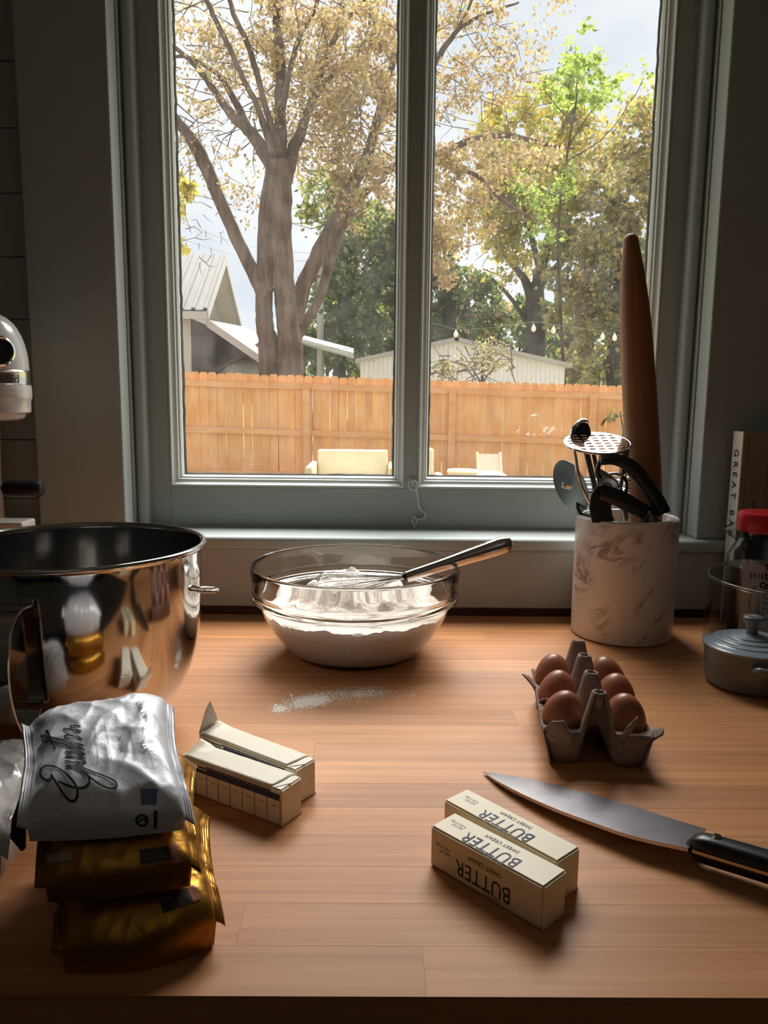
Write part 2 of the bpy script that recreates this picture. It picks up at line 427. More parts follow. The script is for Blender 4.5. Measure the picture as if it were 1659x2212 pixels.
# --- fence: pickets, rails, posts
FY = 12.7
fence = thing('picket_fence', 'orange cedar privacy fence of dog-eared pickets across the garden', 'fence', (0, FY, 0))
cedar = mat('cedar', (.88, .46, .20), .75, spec=.2, var=((.74, .34, .125), (7, 7, 1.6), .35, .68), rand=.10)
cedar2 = mat('cedar_rail', (.80, .42, .20), .75, spec=.2, var=((.68, .32, .14), (1.2, 9, 9), .35, .68))
def fence_top(x): return Py(640 + x*137, 0, FY).z*0 + .735 - .021*(x+3.4)
PWD = .142; pk = BM()
poly = [(-.068, -1.85), (.068, -1.85), (.068, -.035), (.045, 0), (-.045, 0), (-.068, -.035)]
prism(pk, poly, (1, 0, 0), (0, 0, 1), (0, 0, 0), (0, .018, 0)); bmesh.ops.recalc_face_normals(pk, faces=pk.faces)
pme = bpy.data.meshes.new('picket'); pk.to_mesh(pme); pk.free(); pme.materials.append(cedar)
rf = random.Random(5); x = -8.1
while x < 6.2:
    o = bpy.data.objects.new('picket', pme); COL.objects.link(o); o.parent = fence
    o.location = (x, rf.uniform(-.004, .006), fence_top(x) + rf.uniform(-.012, .012)); o.rotation_euler = (0, rf.uniform(-.006, .006), 0)
    x += PWD
posts = [-8.0, -5.8, -3.52, -1.165, 1.205, 3.50, 5.85]
for k, px_ in enumerate(posts):
    b = BM(); box2(b, (px_-.055, -.115, GZ-.1), (px_+.055, -.012, fence_top(px_)-.14)); obj('post', b, cedar2, fence)
xs = [-8.15] + posts + [6.3]
for d in (.17, .93, 1.62):
    for k in range(len(xs)-1):
        xa, xb = xs[k]+.02, xs[k+1]-.02
        b = BM(); n = 6; za = fence_top(xa)-d; zb = fence_top(xb)-d; vs = []
        for i in range(n+1):
            f = i/n; xx = xa+(xb-xa)*f; zz = za+(zb-za)*f - .012*math.sin(PI*f)*(.6 if d < .2 else -.6)
            vs.append([b.verts.new((xx, yy, zz+hh)) for yy, hh in ((-.001, -.045), (-.06, -.045), (-.06, .045), (-.001, .045))])
        for p, q in zip(vs[:-1], vs[1:]):
            for a in range(4): c = (a+1) % 4; b.faces.new((p[a], p[c], q[c], q[a]))
        b.faces.new(vs[0]); b.faces.new(list(reversed(vs[-1]))); obj('rail', b, cedar2, fence)

# --- trees
bark = mat('bark', (.21, .15, .125), .95, spec=.1, var=((.10, .066, .052), (9, 9, 1.8), .38, .62), bump=((14, 14, 3), 1.0, .08))
bark_d = mat('dark_bark', (.085, .07, .055), .95, spec=.1, var=((.05, .04, .03), (6, 6, 2), .35, .65))
LEAF = {
 'tan': leaf_mat('tan_leaf', (.48, .36, .215), (.56, .405, .225)), 'gold': leaf_mat('gold_leaf', (.54, .42, .19), (.60, .46, .19)),
 'umber': leaf_mat('umber_leaf', (.33, .24, .155), (.36, .255, .16)), 'olive': leaf_mat('olive_leaf', (.34, .33, .12), (.44, .42, .13)),
 'green': leaf_mat('green_leaf', (.16, .20, .07), (.24, .30, .08)), 'dark': leaf_mat('dark_green_leaf', (.085, .115, .05), (.12, .16, .06)),
 'lime': leaf_mat('lime_leaf', (.34, .44, .10), (.50, .64, .13)), 'yellow': leaf_mat('yellow_leaf', (.55, .45, .08), (.62, .50, .09)),
 'grey': leaf_mat('grey_green_leaf', (.22, .20, .12), (.26, .24, .13)), 'pale': leaf_mat('pale_leaf', (.55, .52, .42), (.5, .48, .38))}
class Leaves:
    def __init__(s): s.v = []; s.f = []; s.m = []
    def add(s, p, size, mi, rnd, droop=.4):
        a = Vector((rnd.gauss(0, 1), rnd.gauss(0, 1), rnd.gauss(0, 1) - droop)); a.normalize()
        c = a.cross(Vector((rnd.gauss(0, 1), rnd.gauss(0, 1), rnd.gauss(0, 1)))); 
        if c.length < 1e-4: return
        c.normalize(); w = size*rnd.uniform(.28, .42); i = len(s.v)
        up = a.cross(c)*size*.12
        s.v += [tuple(p), tuple(p + a*size*.5 + c*w + up), tuple(p + a*size), tuple(p + a*size*.5 - c*w + up)]
        s.f.append((i, i+1, i+2, i+3)); s.m.append(mi)
    def build(s, mats, parent, name='foliage'):
        me = bpy.data.meshes.new(name); me.from_pydata(s.v, [], s.f); me.polygons.foreach_set('material_index', s.m)
        for m in mats: me.materials.append(m)
        o = bpy.data.objects.new(name, me); COL.objects.link(o); o.parent = parent; o['kind'] = 'stuff'; return o
def limb(bm, pts, wob=0.0, rnd=random, n=8, off=Vector((0, 0, 0)), dscale=1.0):
    """pts: (px, py, width in px, depth y); swept at that depth"""
    sp = smooth_path(pts, 5); P = []; R = []
    for px, py, w, y in sp:
        p = Py(px, py, y); P.append(p - off + Vector((rnd.gauss(0, wob), rnd.gauss(0, wob), rnd.gauss(0, wob)))); R.append(max(.008, w*.5*y/F_PX))
    tube(bm, P, R, n)
def scatter(L, rnd, px, py, rx, ry, y, ry_d, n, size, weights, off, clumps=1, droop=.4):
    """n leaves in clumps within an ellipsoid round the point seen at (px, py) at depth y"""
    c = Py(px, py, y); sx, sz = rx*y/F_PX, ry*y/F_PX
    k = max(1, int(clumps)); cl = []
    for _ in range(k):
        while True:
            q = Vector((rnd.uniform(-1, 1), rnd.uniform(-1, 1), rnd.uniform(-1, 1)))
            if q.length < 1: break
        cl.append((c + Vector((q.x*sx, q.y*ry_d, q.z*sz)), rnd.uniform(.5, 1.3)))
    cr = .75*min(sx, sz)/max(1, k**.45) if k > 1 else None
    tot = list(range(len(weights))); ww = weights
    for i in range(n):
        if k > 1:
            cc, s_ = cl[rnd.randrange(k)]; p = cc + Vector((rnd.gauss(0, cr*s_), rnd.gauss(0, cr*s_), rnd.gauss(0, cr*s_)))
        else:
            p = c + Vector((rnd.gauss(0, sx*.5), rnd.gauss(0, ry_d*.5), rnd.gauss(0, sz*.5)))
        L.add(p - off, size*rnd.uniform(.6, 1.3), rnd.choices(tot, ww)[0], rnd, droop)
def twigs(bm, rnd, px, py, rx, ry, y, n, ln, off, r=.012):
    for _ in range(n):
        p = Py(px + rnd.uniform(-rx, rx), py + rnd.uniform(-ry, ry), y + rnd.uniform(-.8, .8)) - off
        d = Vector((rnd.gauss(0, 1), rnd.gauss(0, .7), rnd.gauss(.2, .8))).normalized()*ln*rnd.uniform(.5, 1.2)
        k = Vector((rnd.gauss(0, .2), rnd.gauss(0, .2), rnd.gauss(0, .2)))*ln
        tube(bm, [p, p + d*.5 + k*.5, p + d], [r, r*.7, r*.35], 4, cap=False)

# the big tree behind the fence
rt = random.Random(11); D = 15.5
base = Py(605, 900, D); base.z = GZ
tr = thing('shade_tree', 'large bare-limbed tree with tan leaves and twin trunks behind the fence', 'tree', base)
b = BM(); O = base
def LB(pts, d=D, n=9): limb(b, [(p[0], p[1], p[2], d + (p[3] if len(p) > 3 else 0)) for p in pts], .006, rt, n, O)
LB([(584, 1010, 62), (582, 840, 48), (580, 760, 42), (571, 690, 37), (570, 640, 36), (574, 560, 38), (581, 450, 40), (592, 370, 36)], n=12)
LB([(622, 1010, 74), (626, 840, 60), (627, 760, 54), (621, 690, 47), (614, 620, 45), (606, 500, 46), (604, 420, 52), (600, 350, 46)], n=12)
LB([(578, 640, 44), (548, 590, 30), (508, 510, 27), (470, 420, 26), (440, 350, 28), (412, 300, 25), (388, 268, 20), (360, 228, 16), (330, 190, 12)])
LB([(600, 380, 34), (606, 300, 26), (604, 220, 22), (606, 130, 20), (598, 50, 18), (600, -60, 12)])
LB([(596, 372, 34), (566, 320, 28), (536, 280, 24), (503, 250, 20), (470, 205, 14), (430, 150, 12), (390, 112, 9), (345, 80, 6)])
LB([(536, 280, 18), (505, 215, 14), (470, 160, 10), (400, 122, 7), (350, 130, 5)], D+.2)
LB([(590, 330, 16), (560, 240, 12), (525, 170, 11), (490, 90, 11), (455, 20, 10), (430, -40, 7)], D-.4)
LB([(604, 330, 18), (575, 235, 12), (540, 110, 12), (505, 30, 10), (480, -60, 7)], D-.3)
LB([(612, 395, 36), (632, 330, 26), (655, 270, 20), (680, 200, 17), (694, 150, 14), (730, 70, 10), (790, 0, 7)], D+.2)
LB([(606, 250, 14), (640, 100, 10), (680, 20, 8), (700, -50, 6)], D-.2)
LB([(680, 210, 12), (720, 160, 10), (770, 120, 7)], D+.3)
LB([(634, 700, 40), (655, 620, 33), (690, 545, 32), (728, 470, 30), (760, 400, 28), (790, 345, 24), (812, 270, 18), (836, 180, 14), (860, 100, 12), (890, -20, 9)], D+.3)
LB([(640, 730, 26), (672, 675, 20), (690, 640, 20), (715, 560, 20), (740, 490, 18), (775, 430, 14), (830, 385, 12)], D+.6)
LB([(785, 355, 20), (830, 370, 16), (880, 345, 16), (930, 338, 17), (980, 318, 15), (1020, 302, 13), (1080, 292, 12), (1130, 298, 10), (1180, 312, 8), (1240, 322, 5)], D+.3)
LB([(930, 345, 14), (985, 362, 12), (1030, 380, 9), (1070, 420, 8), (1110, 450, 7), (1150, 472, 5)], D+.3)
LB([(850, 240, 14), (910, 180, 14), (945, 125, 13), (970, 88, 11), (1000, 55, 8), (1050, 30, 6), (1120, 5, 4)], D)
LB([(960, 100, 8), (990, 60, 6), (1020, 0, 5), (1040, -40, 4)], D-.2)
twigs(b, rt, 600, 150, 240, 190, D, 190, .8, O); twigs(b, rt, 1010, 130, 110, 150, D, 90, .7, O, .009); twigs(b, rt, 780, 420, 90, 140, D+.4, 60, .7, O)
twigs(b, rt, 430, 420, 60, 150, D, 50, .5, O, .008)
obj('trunk', b, bark, tr, smooth=70)
L = Leaves(); Wt = (5, 3.2, 3, 1.0)
for px, py, rx, ry, n, c in ((560, 120, 120, 120, 1500, 34), (650, 60, 120, 90, 2300, 36), (760, 150, 110, 150, 3300, 46), (690, 250, 110, 90, 1900, 30), (830, 120, 60, 130, 1400, 24), (640, 330, 60, 60, 500, 12),
        (790, 330, 90, 90, 1500, 26), (770, 420, 80, 60, 700, 16), (610, 190, 60, 100, 700, 16), (430, 60, 70, 70, 420, 18), (450, 170, 80, 80, 420, 20), (400, 330, 40, 80, 110, 9), (500, 350, 70, 70, 160, 14), (520, 420, 50, 60, 110, 10),
        (980, 60, 80, 90, 650, 26), (1060, 70, 80, 60, 420, 22), (960, 220, 60, 90, 420, 20), (1060, 180, 80, 70, 520, 24), (1130, 130, 60, 80, 160, 14), (1190, 40, 50, 50, 90, 9),
        (960, 420, 60, 90, 1300, 20), (1040, 360, 90, 60, 900, 20), (1130, 350, 90, 50, 600, 16), (960, 560, 50, 90, 1100, 16), (1010, 480, 60, 60, 600, 12)):
    scatter(L, rt, px, py, rx, ry, D + rt.uniform(-.6, .8), .9, int(n*(.95 if py < 300 and px < 900 else 1.1)), .088, Wt, O, c, droop=.9)
L.build([LEAF['tan'], LEAF['gold'], LEAF['umber'], LEAF['olive']], tr)

def tree(name, label, D, trunk, blobs, pal, size, seed, bm=bark_d, tw=0, group=None):
    rnd = random.Random(seed); base = Py(trunk[0][0][0], 900, D); base.z = GZ
    t = thing(name, label, 'tree', base, 0, group); b = BM()
    for path in trunk: limb(b, [(p[0], p[1], p[2], D + (p[3] if len(p) > 3 else 0)) for p in path], .01, rnd, 8, base)
    if tw:
        for bl in blobs: twigs(b, rnd, bl[0], bl[1], bl[2], bl[3], D, tw, 1.0, base, .014)
    obj('trunk', b, bm, t, smooth=70); L = Leaves()
    for px, py, rx, ry, n, c, w in blobs: scatter(L, rnd, px, py, rx, ry, D + rnd.uniform(-.5, .5), 1.3, n, size, w, base, c)
    L.build([LEAF[k] for k in pal], t); return t
tree('tree', 'tall golden-green tree with a forked dark trunk behind the white shed', 24,
     [[(1160, 1000, 46), (1158, 720, 42), (1155, 650, 40), (1165, 600, 26), (1180, 540, 20), (1200, 470, 16), (1230, 380, 10)], [(1158, 660, 30), (1130, 600, 16), (1100, 560, 12), (1060, 520, 8)], [(1170, 600, 14), (1150, 520, 12), (1130, 440, 8)], [(1160, 630, 14), (1215, 560, 12), (1260, 510, 8)], [(1140, 700, 10), (1100, 640, 8), (1060, 600, 6)]],
     [(1180, 250, 90, 60, 1100, 18, (2, 4, 2, 1, 0)), (1080, 300, 90, 60, 1000, 18, (3, 3, 2, 1, 0)), (1150, 400, 110, 80, 2200, 26, (3, 4, 3, 1.5, .6)), (1260, 330, 90, 80, 1500, 20, (3, 2, 3, 0, 0)), (1060, 450, 90, 80, 1700, 20, (2, 4, 3, 1, .6)), (1190, 500, 90, 60, 1000, 16, (2, 2, 3, 1.5, .5)), (1110, 560, 80, 50, 500, 12, (2, 2, 3, .5, 0))],
     ('gold', 'yellow', 'olive', 'lime', 'green'), .19, 21, tw=8)
tree('tree', 'broad olive-green tree at the window edge beside the rolling pin', 22,
     [[(1330, 1000, 40), (1330, 760, 36), (1340, 600, 26), (1360, 450, 16)], [(1335, 640, 14), (1280, 630, 9), (1250, 645, 6)]],
     [(1370, 300, 80, 80, 1500, 20, (3, 3, 2, 1)), (1350, 430, 100, 90, 2600, 26, (2, 4, 3, 1)), (1300, 560, 110, 90, 2800, 26, (2, 4, 3, 0)), (1400, 560, 60, 120, 1500, 16, (1, 4, 3, 0)), (1310, 690, 110, 80, 2600, 24, (1, 3, 4, 0)), (1290, 790, 90, 50, 1600, 16, (.6, 3, 4, 0)), (1400, 740, 60, 90, 1200, 14, (.6, 3, 4, 0)), (1220, 640, 60, 60, 800, 14, (1, 4, 3, 0))],
     ('gold', 'grey', 'olive', 'gold'), .17, 22)
tree('tree', 'slim lime-green tree top rising against the sky', 20,
     [[(1222, 1000, 8), (1216, 760, 7), (1206, 560, 6), (1212, 420, 5), (1232, 300, 4), (1246, 190, 3), (1243, 110, 1.5)], [(1228, 320, 3), (1262, 262, 2), (1300, 215, 1.3)], [(1236, 270, 3), (1200, 225, 2), (1170, 188, 1.2)], [(1212, 430, 2.5), (1190, 420, 1.5), (1150, 400, 1)], [(1225, 350, 2.5), (1300, 300, 2), (1350, 240, 1.5), (1390, 170, 1)]],
     [(1245, 110, 22, 35, 160, 10, (1, .1)), (1250, 150, 36, 34, 300, 13, (1, .1)), (1240, 190, 60, 24, 380, 15, (1, .15)), (1290, 200, 50, 22, 300, 12, (1, .1)), (1190, 185, 34, 18, 120, 9, (1, .2)), (1320, 190, 25, 25, 120, 9, (1, .1)), (1395, 165, 20, 12, 32, 4, (1, .2)), (1390, 225, 25, 15, 40, 6, (1, .2)), (1185, 420, 50, 50, 320, 13, (1, .4)), (1130, 400, 40, 40, 180, 10, (1, .6)), (1165, 500, 30, 50, 160, 9, (1, .3))],
     ('lime', 'green'), .135, 23)
tree('tree', 'dark green leafy tree behind the large trunk, left of the mullion', 26,
     [[(735, 1000, 30), (735, 760, 26), (740, 640, 20), (745, 520, 12)], [(738, 660, 12), (790, 600, 8), (830, 560, 6)]],
     [(700, 420, 60, 60, 700, 14, (1, 2, 3)), (760, 480, 60, 60, 900, 16, (1, 3, 1)), (830, 500, 50, 80, 1200, 18, (2, 3, .5)), (780, 580, 80, 60, 1500, 20, (3, 3, .6)), (720, 620, 60, 60, 1100, 16, (3, 3, .3)), (830, 650, 50, 60, 900, 16, (3, 2, .2)), (740, 720, 90, 50, 1500, 18, (4, 2, .2)), (830, 740, 40, 40, 600, 10, (4, 2, 0)), (680, 760, 50, 40, 700, 10, (4, 2, 0))],
     ('dark', 'green', 'olive'), .22, 24)
tree('tree', 'dark evergreen with a thick trunk right of the mullion, behind the shed', 27,
     [[(966, 1000, 42), (966, 720, 38), (966, 640, 34), (970, 520, 20)], [(966, 680, 14), (930, 600, 8)], [(968, 700, 12), (1020, 640, 8), (1050, 600, 5)]],
     [(940, 560, 40, 50, 700, 14, (1, 2, 2)), (980, 620, 60, 40, 900, 14, (2, 2, 1)), (930, 660, 40, 50, 800, 12, (3, 2, .4)), (1020, 640, 60, 50, 900, 16, (2, 2, 1)), (1080, 690, 60, 40, 600, 14, (2, 2, 1)), (930, 730, 40, 30, 500, 10, (4, 1, 0)), (1210, 740, 60, 40, 900, 12, (3, 2, .5))],
     ('dark', 'green', 'tan'), .22, 25)
tree('tree', 'small yellow-green tree cut off by the left window frame', 21,
     [[(330, 1000, 14), (335, 600, 12), (350, 480, 8), (372, 400, 4)]],
     [(380, 398, 18, 34, 230, 7, (1, .4)), (384, 545, 16, 26, 170, 6, (1, .6)), (345, 470, 40, 80, 600, 10, (1, .6))],
     ('yellow', 'olive'), .22, 26)
tree('shrub', 'sparse pale twiggy shrub in front of the white shed', 16,
     [[(1040, 1000, 8), (1042, 820, 6), (1045, 770, 3)], [(1042, 830, 4), (1010, 780, 2), (985, 750, 1.5)], [(1042, 830, 4), (1075, 780, 2), (1100, 750, 1.5)], [(1030, 860, 3), (960, 800, 2), (935, 790, 1.5)], [(1043, 800, 3), (1030, 750, 1.5)]],
     [(1040, 770, 45, 35, 420, 20, (2, 1, 1)), (1000, 790, 40, 25, 240, 12, (2, 1, 1)), (950, 800, 30, 18, 200, 9, (1, 2, 1)), (1075, 795, 40, 25, 220, 10, (2, 1, 1))],
     ('pale', 'grey', 'olive'), .075, 27, bm=bark, tw=10)
tree('shrub', 'small green shrub against the fence beside the rolling pin', 12.2,
     [[(1345, 1010, 6), (1345, 930, 4), (1340, 890, 2)]],
     [(1345, 900, 14, 26, 160, 7, (1, 1)), (1350, 930, 14, 22, 120, 6, (1, 1))], ('grey', 'olive'), .06, 28)
# distant hedge line closing the view behind the shed and trees
def far_row(seed, D, x0, x1, y0, y1, n, pal, lab):
    rnd = random.Random(seed); base = Py((x0+x1)/2, 900, D); base.z = GZ
    t = thing('hedge', lab, 'hedge', base); L = Leaves()
    scatter(L, rnd, (x0+x1)/2, (y0+y1)/2, (x1-x0)/2, (y1-y0)/2, D, 1.5, n, .34, (3, 2, 1), base, 60)
    for k in range(9):
        b = BM(); p = Py(x0 + (x1-x0)*(k+.5)/9, 760, D); tube(b, [Vector((p.x, D, GZ)) - base, p - base + Vector((.1, 0, .6))], [.10, .05], 6); obj('stem', b, bark_d, t)
    L.build([LEAF[k] for k in pal], t)
far_row(31, 34, 640, 870, 640, 830, 2600, ('dark', 'green', 'olive'), 'far dark hedge of trees low behind the white shed and tree trunk')
far_row(32, 34, 900, 1460, 640, 830, 6500, ('dark', 'green', 'grey'), 'far wide thicket low behind the shed, right of the mullion')

# --- house with the metal roof, left
white_trim = mat('white_trim', (.52, .51, .50), .6)
siding = mat('blue_grey_siding', (.50, .53, .58), .7)
roof_m = mat('metal_roofing', (.22, .213, .205), .6, spec=.2, var=((.18, .172, .165), (3, .6, 3), .3, .7))
hs = thing('house', 'small house with ribbed metal roof and pale blue siding left of the tree', 'house', (-5.6, 18.0, GZ))
HO = Vector(hs.location)
XR = -3.47; XL = -8.5
eF, rg, eB = (16.0, 2.06), (18.0, 3.47), (20.0, 2.12)
def hp(x, y, z): return Vector((x, y, z)) - HO
b = BM()      # ribbed roof: front slope and back slope
def slope(b, x0, x1, a, c, th=.05, rib=.23):
    n = int((x1-x0)/rib); rows = []
    for (y, z) in (a, c):
        row = []
        for i in range(n):
            xx = x0 + i*(x1-x0)/n; w = (x1-x0)/n
            row += [(xx, y, z), (xx+w*.62, y, z), (xx+w*.72, y, z+.045), (xx+w*.90, y, z+.045)]
        row.append((x1, y, z)); rows.append([b.verts.new(hp(*p)) for p in row])
    for i in range(len(rows[0])-1): b.faces.new((rows[0][i], rows[0][i+1], rows[1][i+1], rows[1][i]))
slope(b, XL, XR, eF, rg); slope(b, XL, XR, eB, rg)
obj('roof', b, roof_m, hs, solid=.03)
b = BM(); box2(b, hp(XL, eF[0]-.02, eF[1]-.17), hp(XR, eF[0]+.03, eF[1]-.02)); obj('fascia', b, white_trim, hs)
for a, c in ((eF, rg), (eB, rg)):
    b = BM(); prism(b, [(a[0], a[1]-.19), (c[0], c[1]-.19), (c[0], c[1]-.01), (a[0], a[1]-.01)], (0, 1, 0), (0, 0, 1), hp(XR-.03, 0, 0), (.05, 0, 0)); obj('rake_board', b, white_trim, hs)
b = BM(); prism(b, [(eF[0]+.1, eF[1]-.12), (rg[0], rg[1]-.14), (eB[0]-.1, eB[1]-.12)], (0, 1, 0), (0, 0, 1), hp(XR-.5, 0, 0), (.02, 0, 0)); obj('gable_wall', b, white_trim, hs)
b = BM(); s0 = [hp(XR-.48, eF[0]+.05, eF[1]-.1), hp(XR-.02, eF[0]+.05, eF[1]-.1), hp(XR-.02, rg[0], rg[1]-.12), hp(XR-.48, rg[0], rg[1]-.12)]
b.faces.new([b.verts.new(p) for p in s0]); s0 = [hp(XR-.48, eB[0]-.05, eB[1]-.1), hp(XR-.02, eB[0]-.05, eB[1]-.1), hp(XR-.02, rg[0], rg[1]-.12), hp(XR-.48, rg[0], rg[1]-.12)]
b.faces.new([b.verts.new(p) for p in s0]); obj('soffit', b, mat('soffit_paint', (.66, .64, .60), .7), hs, solid=.02)
wy = 16.35
for k in range(26):
    z0 = GZ + .12*k
    if z0 > 1.98: break
    b = BM(); prism(b, [(wy-.045, z0), (wy, z0), (wy, z0+.12), (wy-.006, z0+.12)], (0, 1, 0), (0, 0, 1), hp(XL+.2, 0, 0), (XR-.55-XL-.2, 0, 0)); obj('siding_board', b, siding, hs)
b = BM(); box2(b, hp(XR-.60, wy-.04, GZ), hp(XR-.44, wy+.04, 2.0)); obj('corner_board', b, white_trim, hs)
b = BM(); box2(b, hp(XL+.2, wy+.01, GZ), hp(XR-.5, 19.7, 2.0)); obj('wall', b, siding, hs)
b = BM(); box2(b, hp(XR-.5, wy+.04, GZ), hp(XR-.48, 19.7, 2.0)); obj('side_wall', b, mat('carport_shade', (.075, .05, .045), .9), hs)  # dark colour stands in for the shade under the carport
for k in range(14):
    z0 = 1.95 + .1*k
    if z0 > 3.1: break
    hw = (3.3-z0)/(1.3)*1.9
    b = BM(); box2(b, hp(XR-.485, 18-hw, z0), hp(XR-.47, 18+hw, z0+.095)); obj('siding_board', b, white_trim, hs)
# lean-to carport on its right side
lt = thing('carport', 'open lean-to carport with sloping white roof, dark inside, beside the house', 'carport', (-3.0, 17.0, GZ)); LO = Vector(lt.location)
def slab(bm, pts, th, off):
    lo = [bm.verts.new(Vector(p) - off) for p in pts]; hi = [bm.verts.new(Vector(p) - off + Vector((0, 0, -th))) for p in pts]; n = len(pts)
    bm.faces.new(lo); bm.faces.new(list(reversed(hi)))
    for i in range(n): j = (i+1) % n; bm.faces.new((lo[i], hi[i], hi[j], lo[j]))
A, B_ = Py(447, 690, 16.2), Py(580, 782, 16.2); C_, D_ = Py(610, 752, 19.5), Py(530, 706, 19.5)
b = BM(); slab(b, (A, B_, C_, D_), .05, LO); obj('roof', b, roof_m, lt)
b = BM(); slab(b, (A + Vector((0, -.06, .02)), B_ + Vector((0, -.06, .02)), B_ + Vector((0, 0, .02)), A + Vector((0, 0, .02))), .17, LO); obj('fascia', b, white_trim, lt)
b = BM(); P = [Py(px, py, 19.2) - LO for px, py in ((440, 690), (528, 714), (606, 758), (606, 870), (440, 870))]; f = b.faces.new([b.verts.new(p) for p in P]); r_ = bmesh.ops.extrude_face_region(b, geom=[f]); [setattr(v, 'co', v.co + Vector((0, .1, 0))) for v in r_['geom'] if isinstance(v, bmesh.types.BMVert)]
obj('back_wall', b, mat('carport_shade', (.075, .05, .045), .9), lt)  # shade inside the carport is put into this wall's colour
b = BM(); tube(b, [Py(470, 800, 17.2) - LO, Py(560, 745, 17.2) - LO], .055, 6); obj('brace', b, dark_wood, lt)
b = BM(); w = Py(574, 790, 16.3); box2(b, Vector((w.x-.05, 16.25, GZ)) - LO, Vector((w.x+.05, 16.35, w.z+.02)) - LO); obj('post', b, mat('post_dark', (.05, .045, .04), .8), lt)
b = BM(); c = Py(530, 800, 17.8) - LO
lathe(b, [(0, -.5), (.55, -.45), (.6, -.1), (.5, .08), (.3, .18), (0, .22)], 20, c, sy=1.5); obj('covered_bundle', b, white_trim, lt, smooth=True)
# second, farther carport roof
ft = thing('carport', 'far flat white carport roof on posts right of the twin trunk', 'carport', (-1.6, 21.0, GZ)); FO = Vector(ft.location)
A, B_, C_, D_ = Py(560, 706, 21), Py(764, 762, 21), Py(764, 752, 24), Py(560, 700, 24)
b = BM(); slab(b, (A, B_, C_, D_), .16, FO); obj('roof', b, white_trim, ft)
b = BM(); slab(b, (A + Vector((0, -.05, -.02)), B_ + Vector((-.15, -.05, -.02)), B_ + Vector((-.15, 0, -.02)), A + Vector((0, 0, -.02))), .07, FO); obj('gutter', b, mat('cream_metal', (.66, .65, .55), .5), ft)
for px in (575, 690):
    w = Py(px, 745, 21.6); b = BM(); box2(b, Vector((w.x-.06, 21.5, GZ)) - FO, Vector((w.x+.06, 21.62, w.z-.02)) - FO); obj('post', b, white_trim, ft)
po = Py(692, 545, 25)
b = BM(); tube(b, [(po.x, 25, GZ), (po.x, 25, po.z+.3)], [.13, .10], 10); up = obj('utility_pole', b, mat('weathered_pole', (.42, .38, .34), .9)); tag(up, 'slim weathered grey pole between the trunk and the mullion', 'pole')
# white ribbed shed, right
sh = thing('shed', 'white corrugated metal shed with low gable roof behind the fence', 'shed', (1.9, 19.0, GZ)); SO = Vector(sh.location)
SY = 19.0; apex = Py(985, 728, SY); le = Py(772, 776, SY); re_ = Py(1228, 786, SY)
shed_m = mat('shed_metal', (.90, .93, .97), .5); shed_r = mat('shed_roof', (.45, .45, .45), .6)
def roof_z(x): return le.z + (apex.z-le.z)*(x-le.x)/(apex.x-le.x) if x < apex.x else apex.z + (re_.z-apex.z)*(x-apex.x)/(re_.x-apex.x)
b = BM(); n = 44; lo, hi = [], []
for i in range(n*4+1):
    x = le.x + .08 + (re_.x-le.x-.16)*i/(n*4); dy = (.0, .0, .045, .045)[i % 4]
    lo.append(b.verts.new(Vector((x, SY+dy, GZ)) - SO)); hi.append(b.verts.new(Vector((x, SY+dy, roof_z(x)-.05)) - SO))
for i in range(n*4): b.faces.new((lo[i], lo[i+1], hi[i+1], hi[i]))
obj('front_wall', b, shed_m, sh)
for s, e in ((le, apex), (apex, re_)):
    b = BM(); slab(b, (Vector((s.x-.05, SY-.18, s.z)), Vector((e.x+.05, SY-.18, e.z)), Vector((e.x+.05, SY+5, e.z)), Vector((s.x-.05, SY+5, s.z))), .10, SO); obj('roof_panel', b, shed_r, sh)
for xx in (le.x+.1, re_.x-.1):
    b = BM(); box2(b, Vector((xx-.03, SY+.05, GZ)) - SO, Vector((xx+.03, SY+4.9, roof_z(xx)-.09)) - SO); obj('side_wall', b, shed_m, sh)

# --- patio furniture on the near side of the fence
cream = mat('cream_cushion', (.80, .72, .52), .85, var=((.74, .65, .45), 6, .3, .7)); wicker = mat('pale_wicker', (.66, .54, .36), .85)
def seat(name, label, cat, y, pxl, pxr, pyt, depth=.75, back=.12, arms=True):
    a, c = Py(pxl, pyt, y), Py(pxr, pyt, y); w = c.x-a.x; top = a.z-GZ
    t = thing(name, label, cat, ((a.x+c.x)/2, y, GZ))
    b = BM(); box2(b, (-w/2, .0, .30), (w/2, back, top)); obj('backrest', b, cream, t, bevel=.03, segs=3)
    b = BM(); box2(b, (-w/2+.02, -depth, .24), (w/2-.02, .0, .42)); obj('seat_cushion', b, cream, t, bevel=.04, segs=3)
    b = BM(); box2(b, (-w/2, -depth, .10), (w/2, back, .24)); obj('frame', b, wicker, t, bevel=.01)
    if arms:
        for s in (-1, 1):
            b = BM(); box2(b, (s*(w/2+.005), -depth, .24), (s*(w/2+.10), back, .60)); obj('armrest', b, wicker, t, bevel=.035, segs=3)
    for sx in (-1, 1):
        for yy in (-depth+.06, back-.06):
            b = BM(); box2(b, (sx*(w/2-.06)-.025, yy-.025, 0), (sx*(w/2-.06)+.025, yy+.025, .10)); obj('leg', b, wicker, t)
    return t
seat('loveseat', 'cream cushioned patio loveseat before the fence, left pane', 'sofa', 10.2, 686, 838, 971)
seat('patio_armchair', 'cream patio armchair partly hidden by the window mullion', 'chair', 8.8, 874, 938, 968)
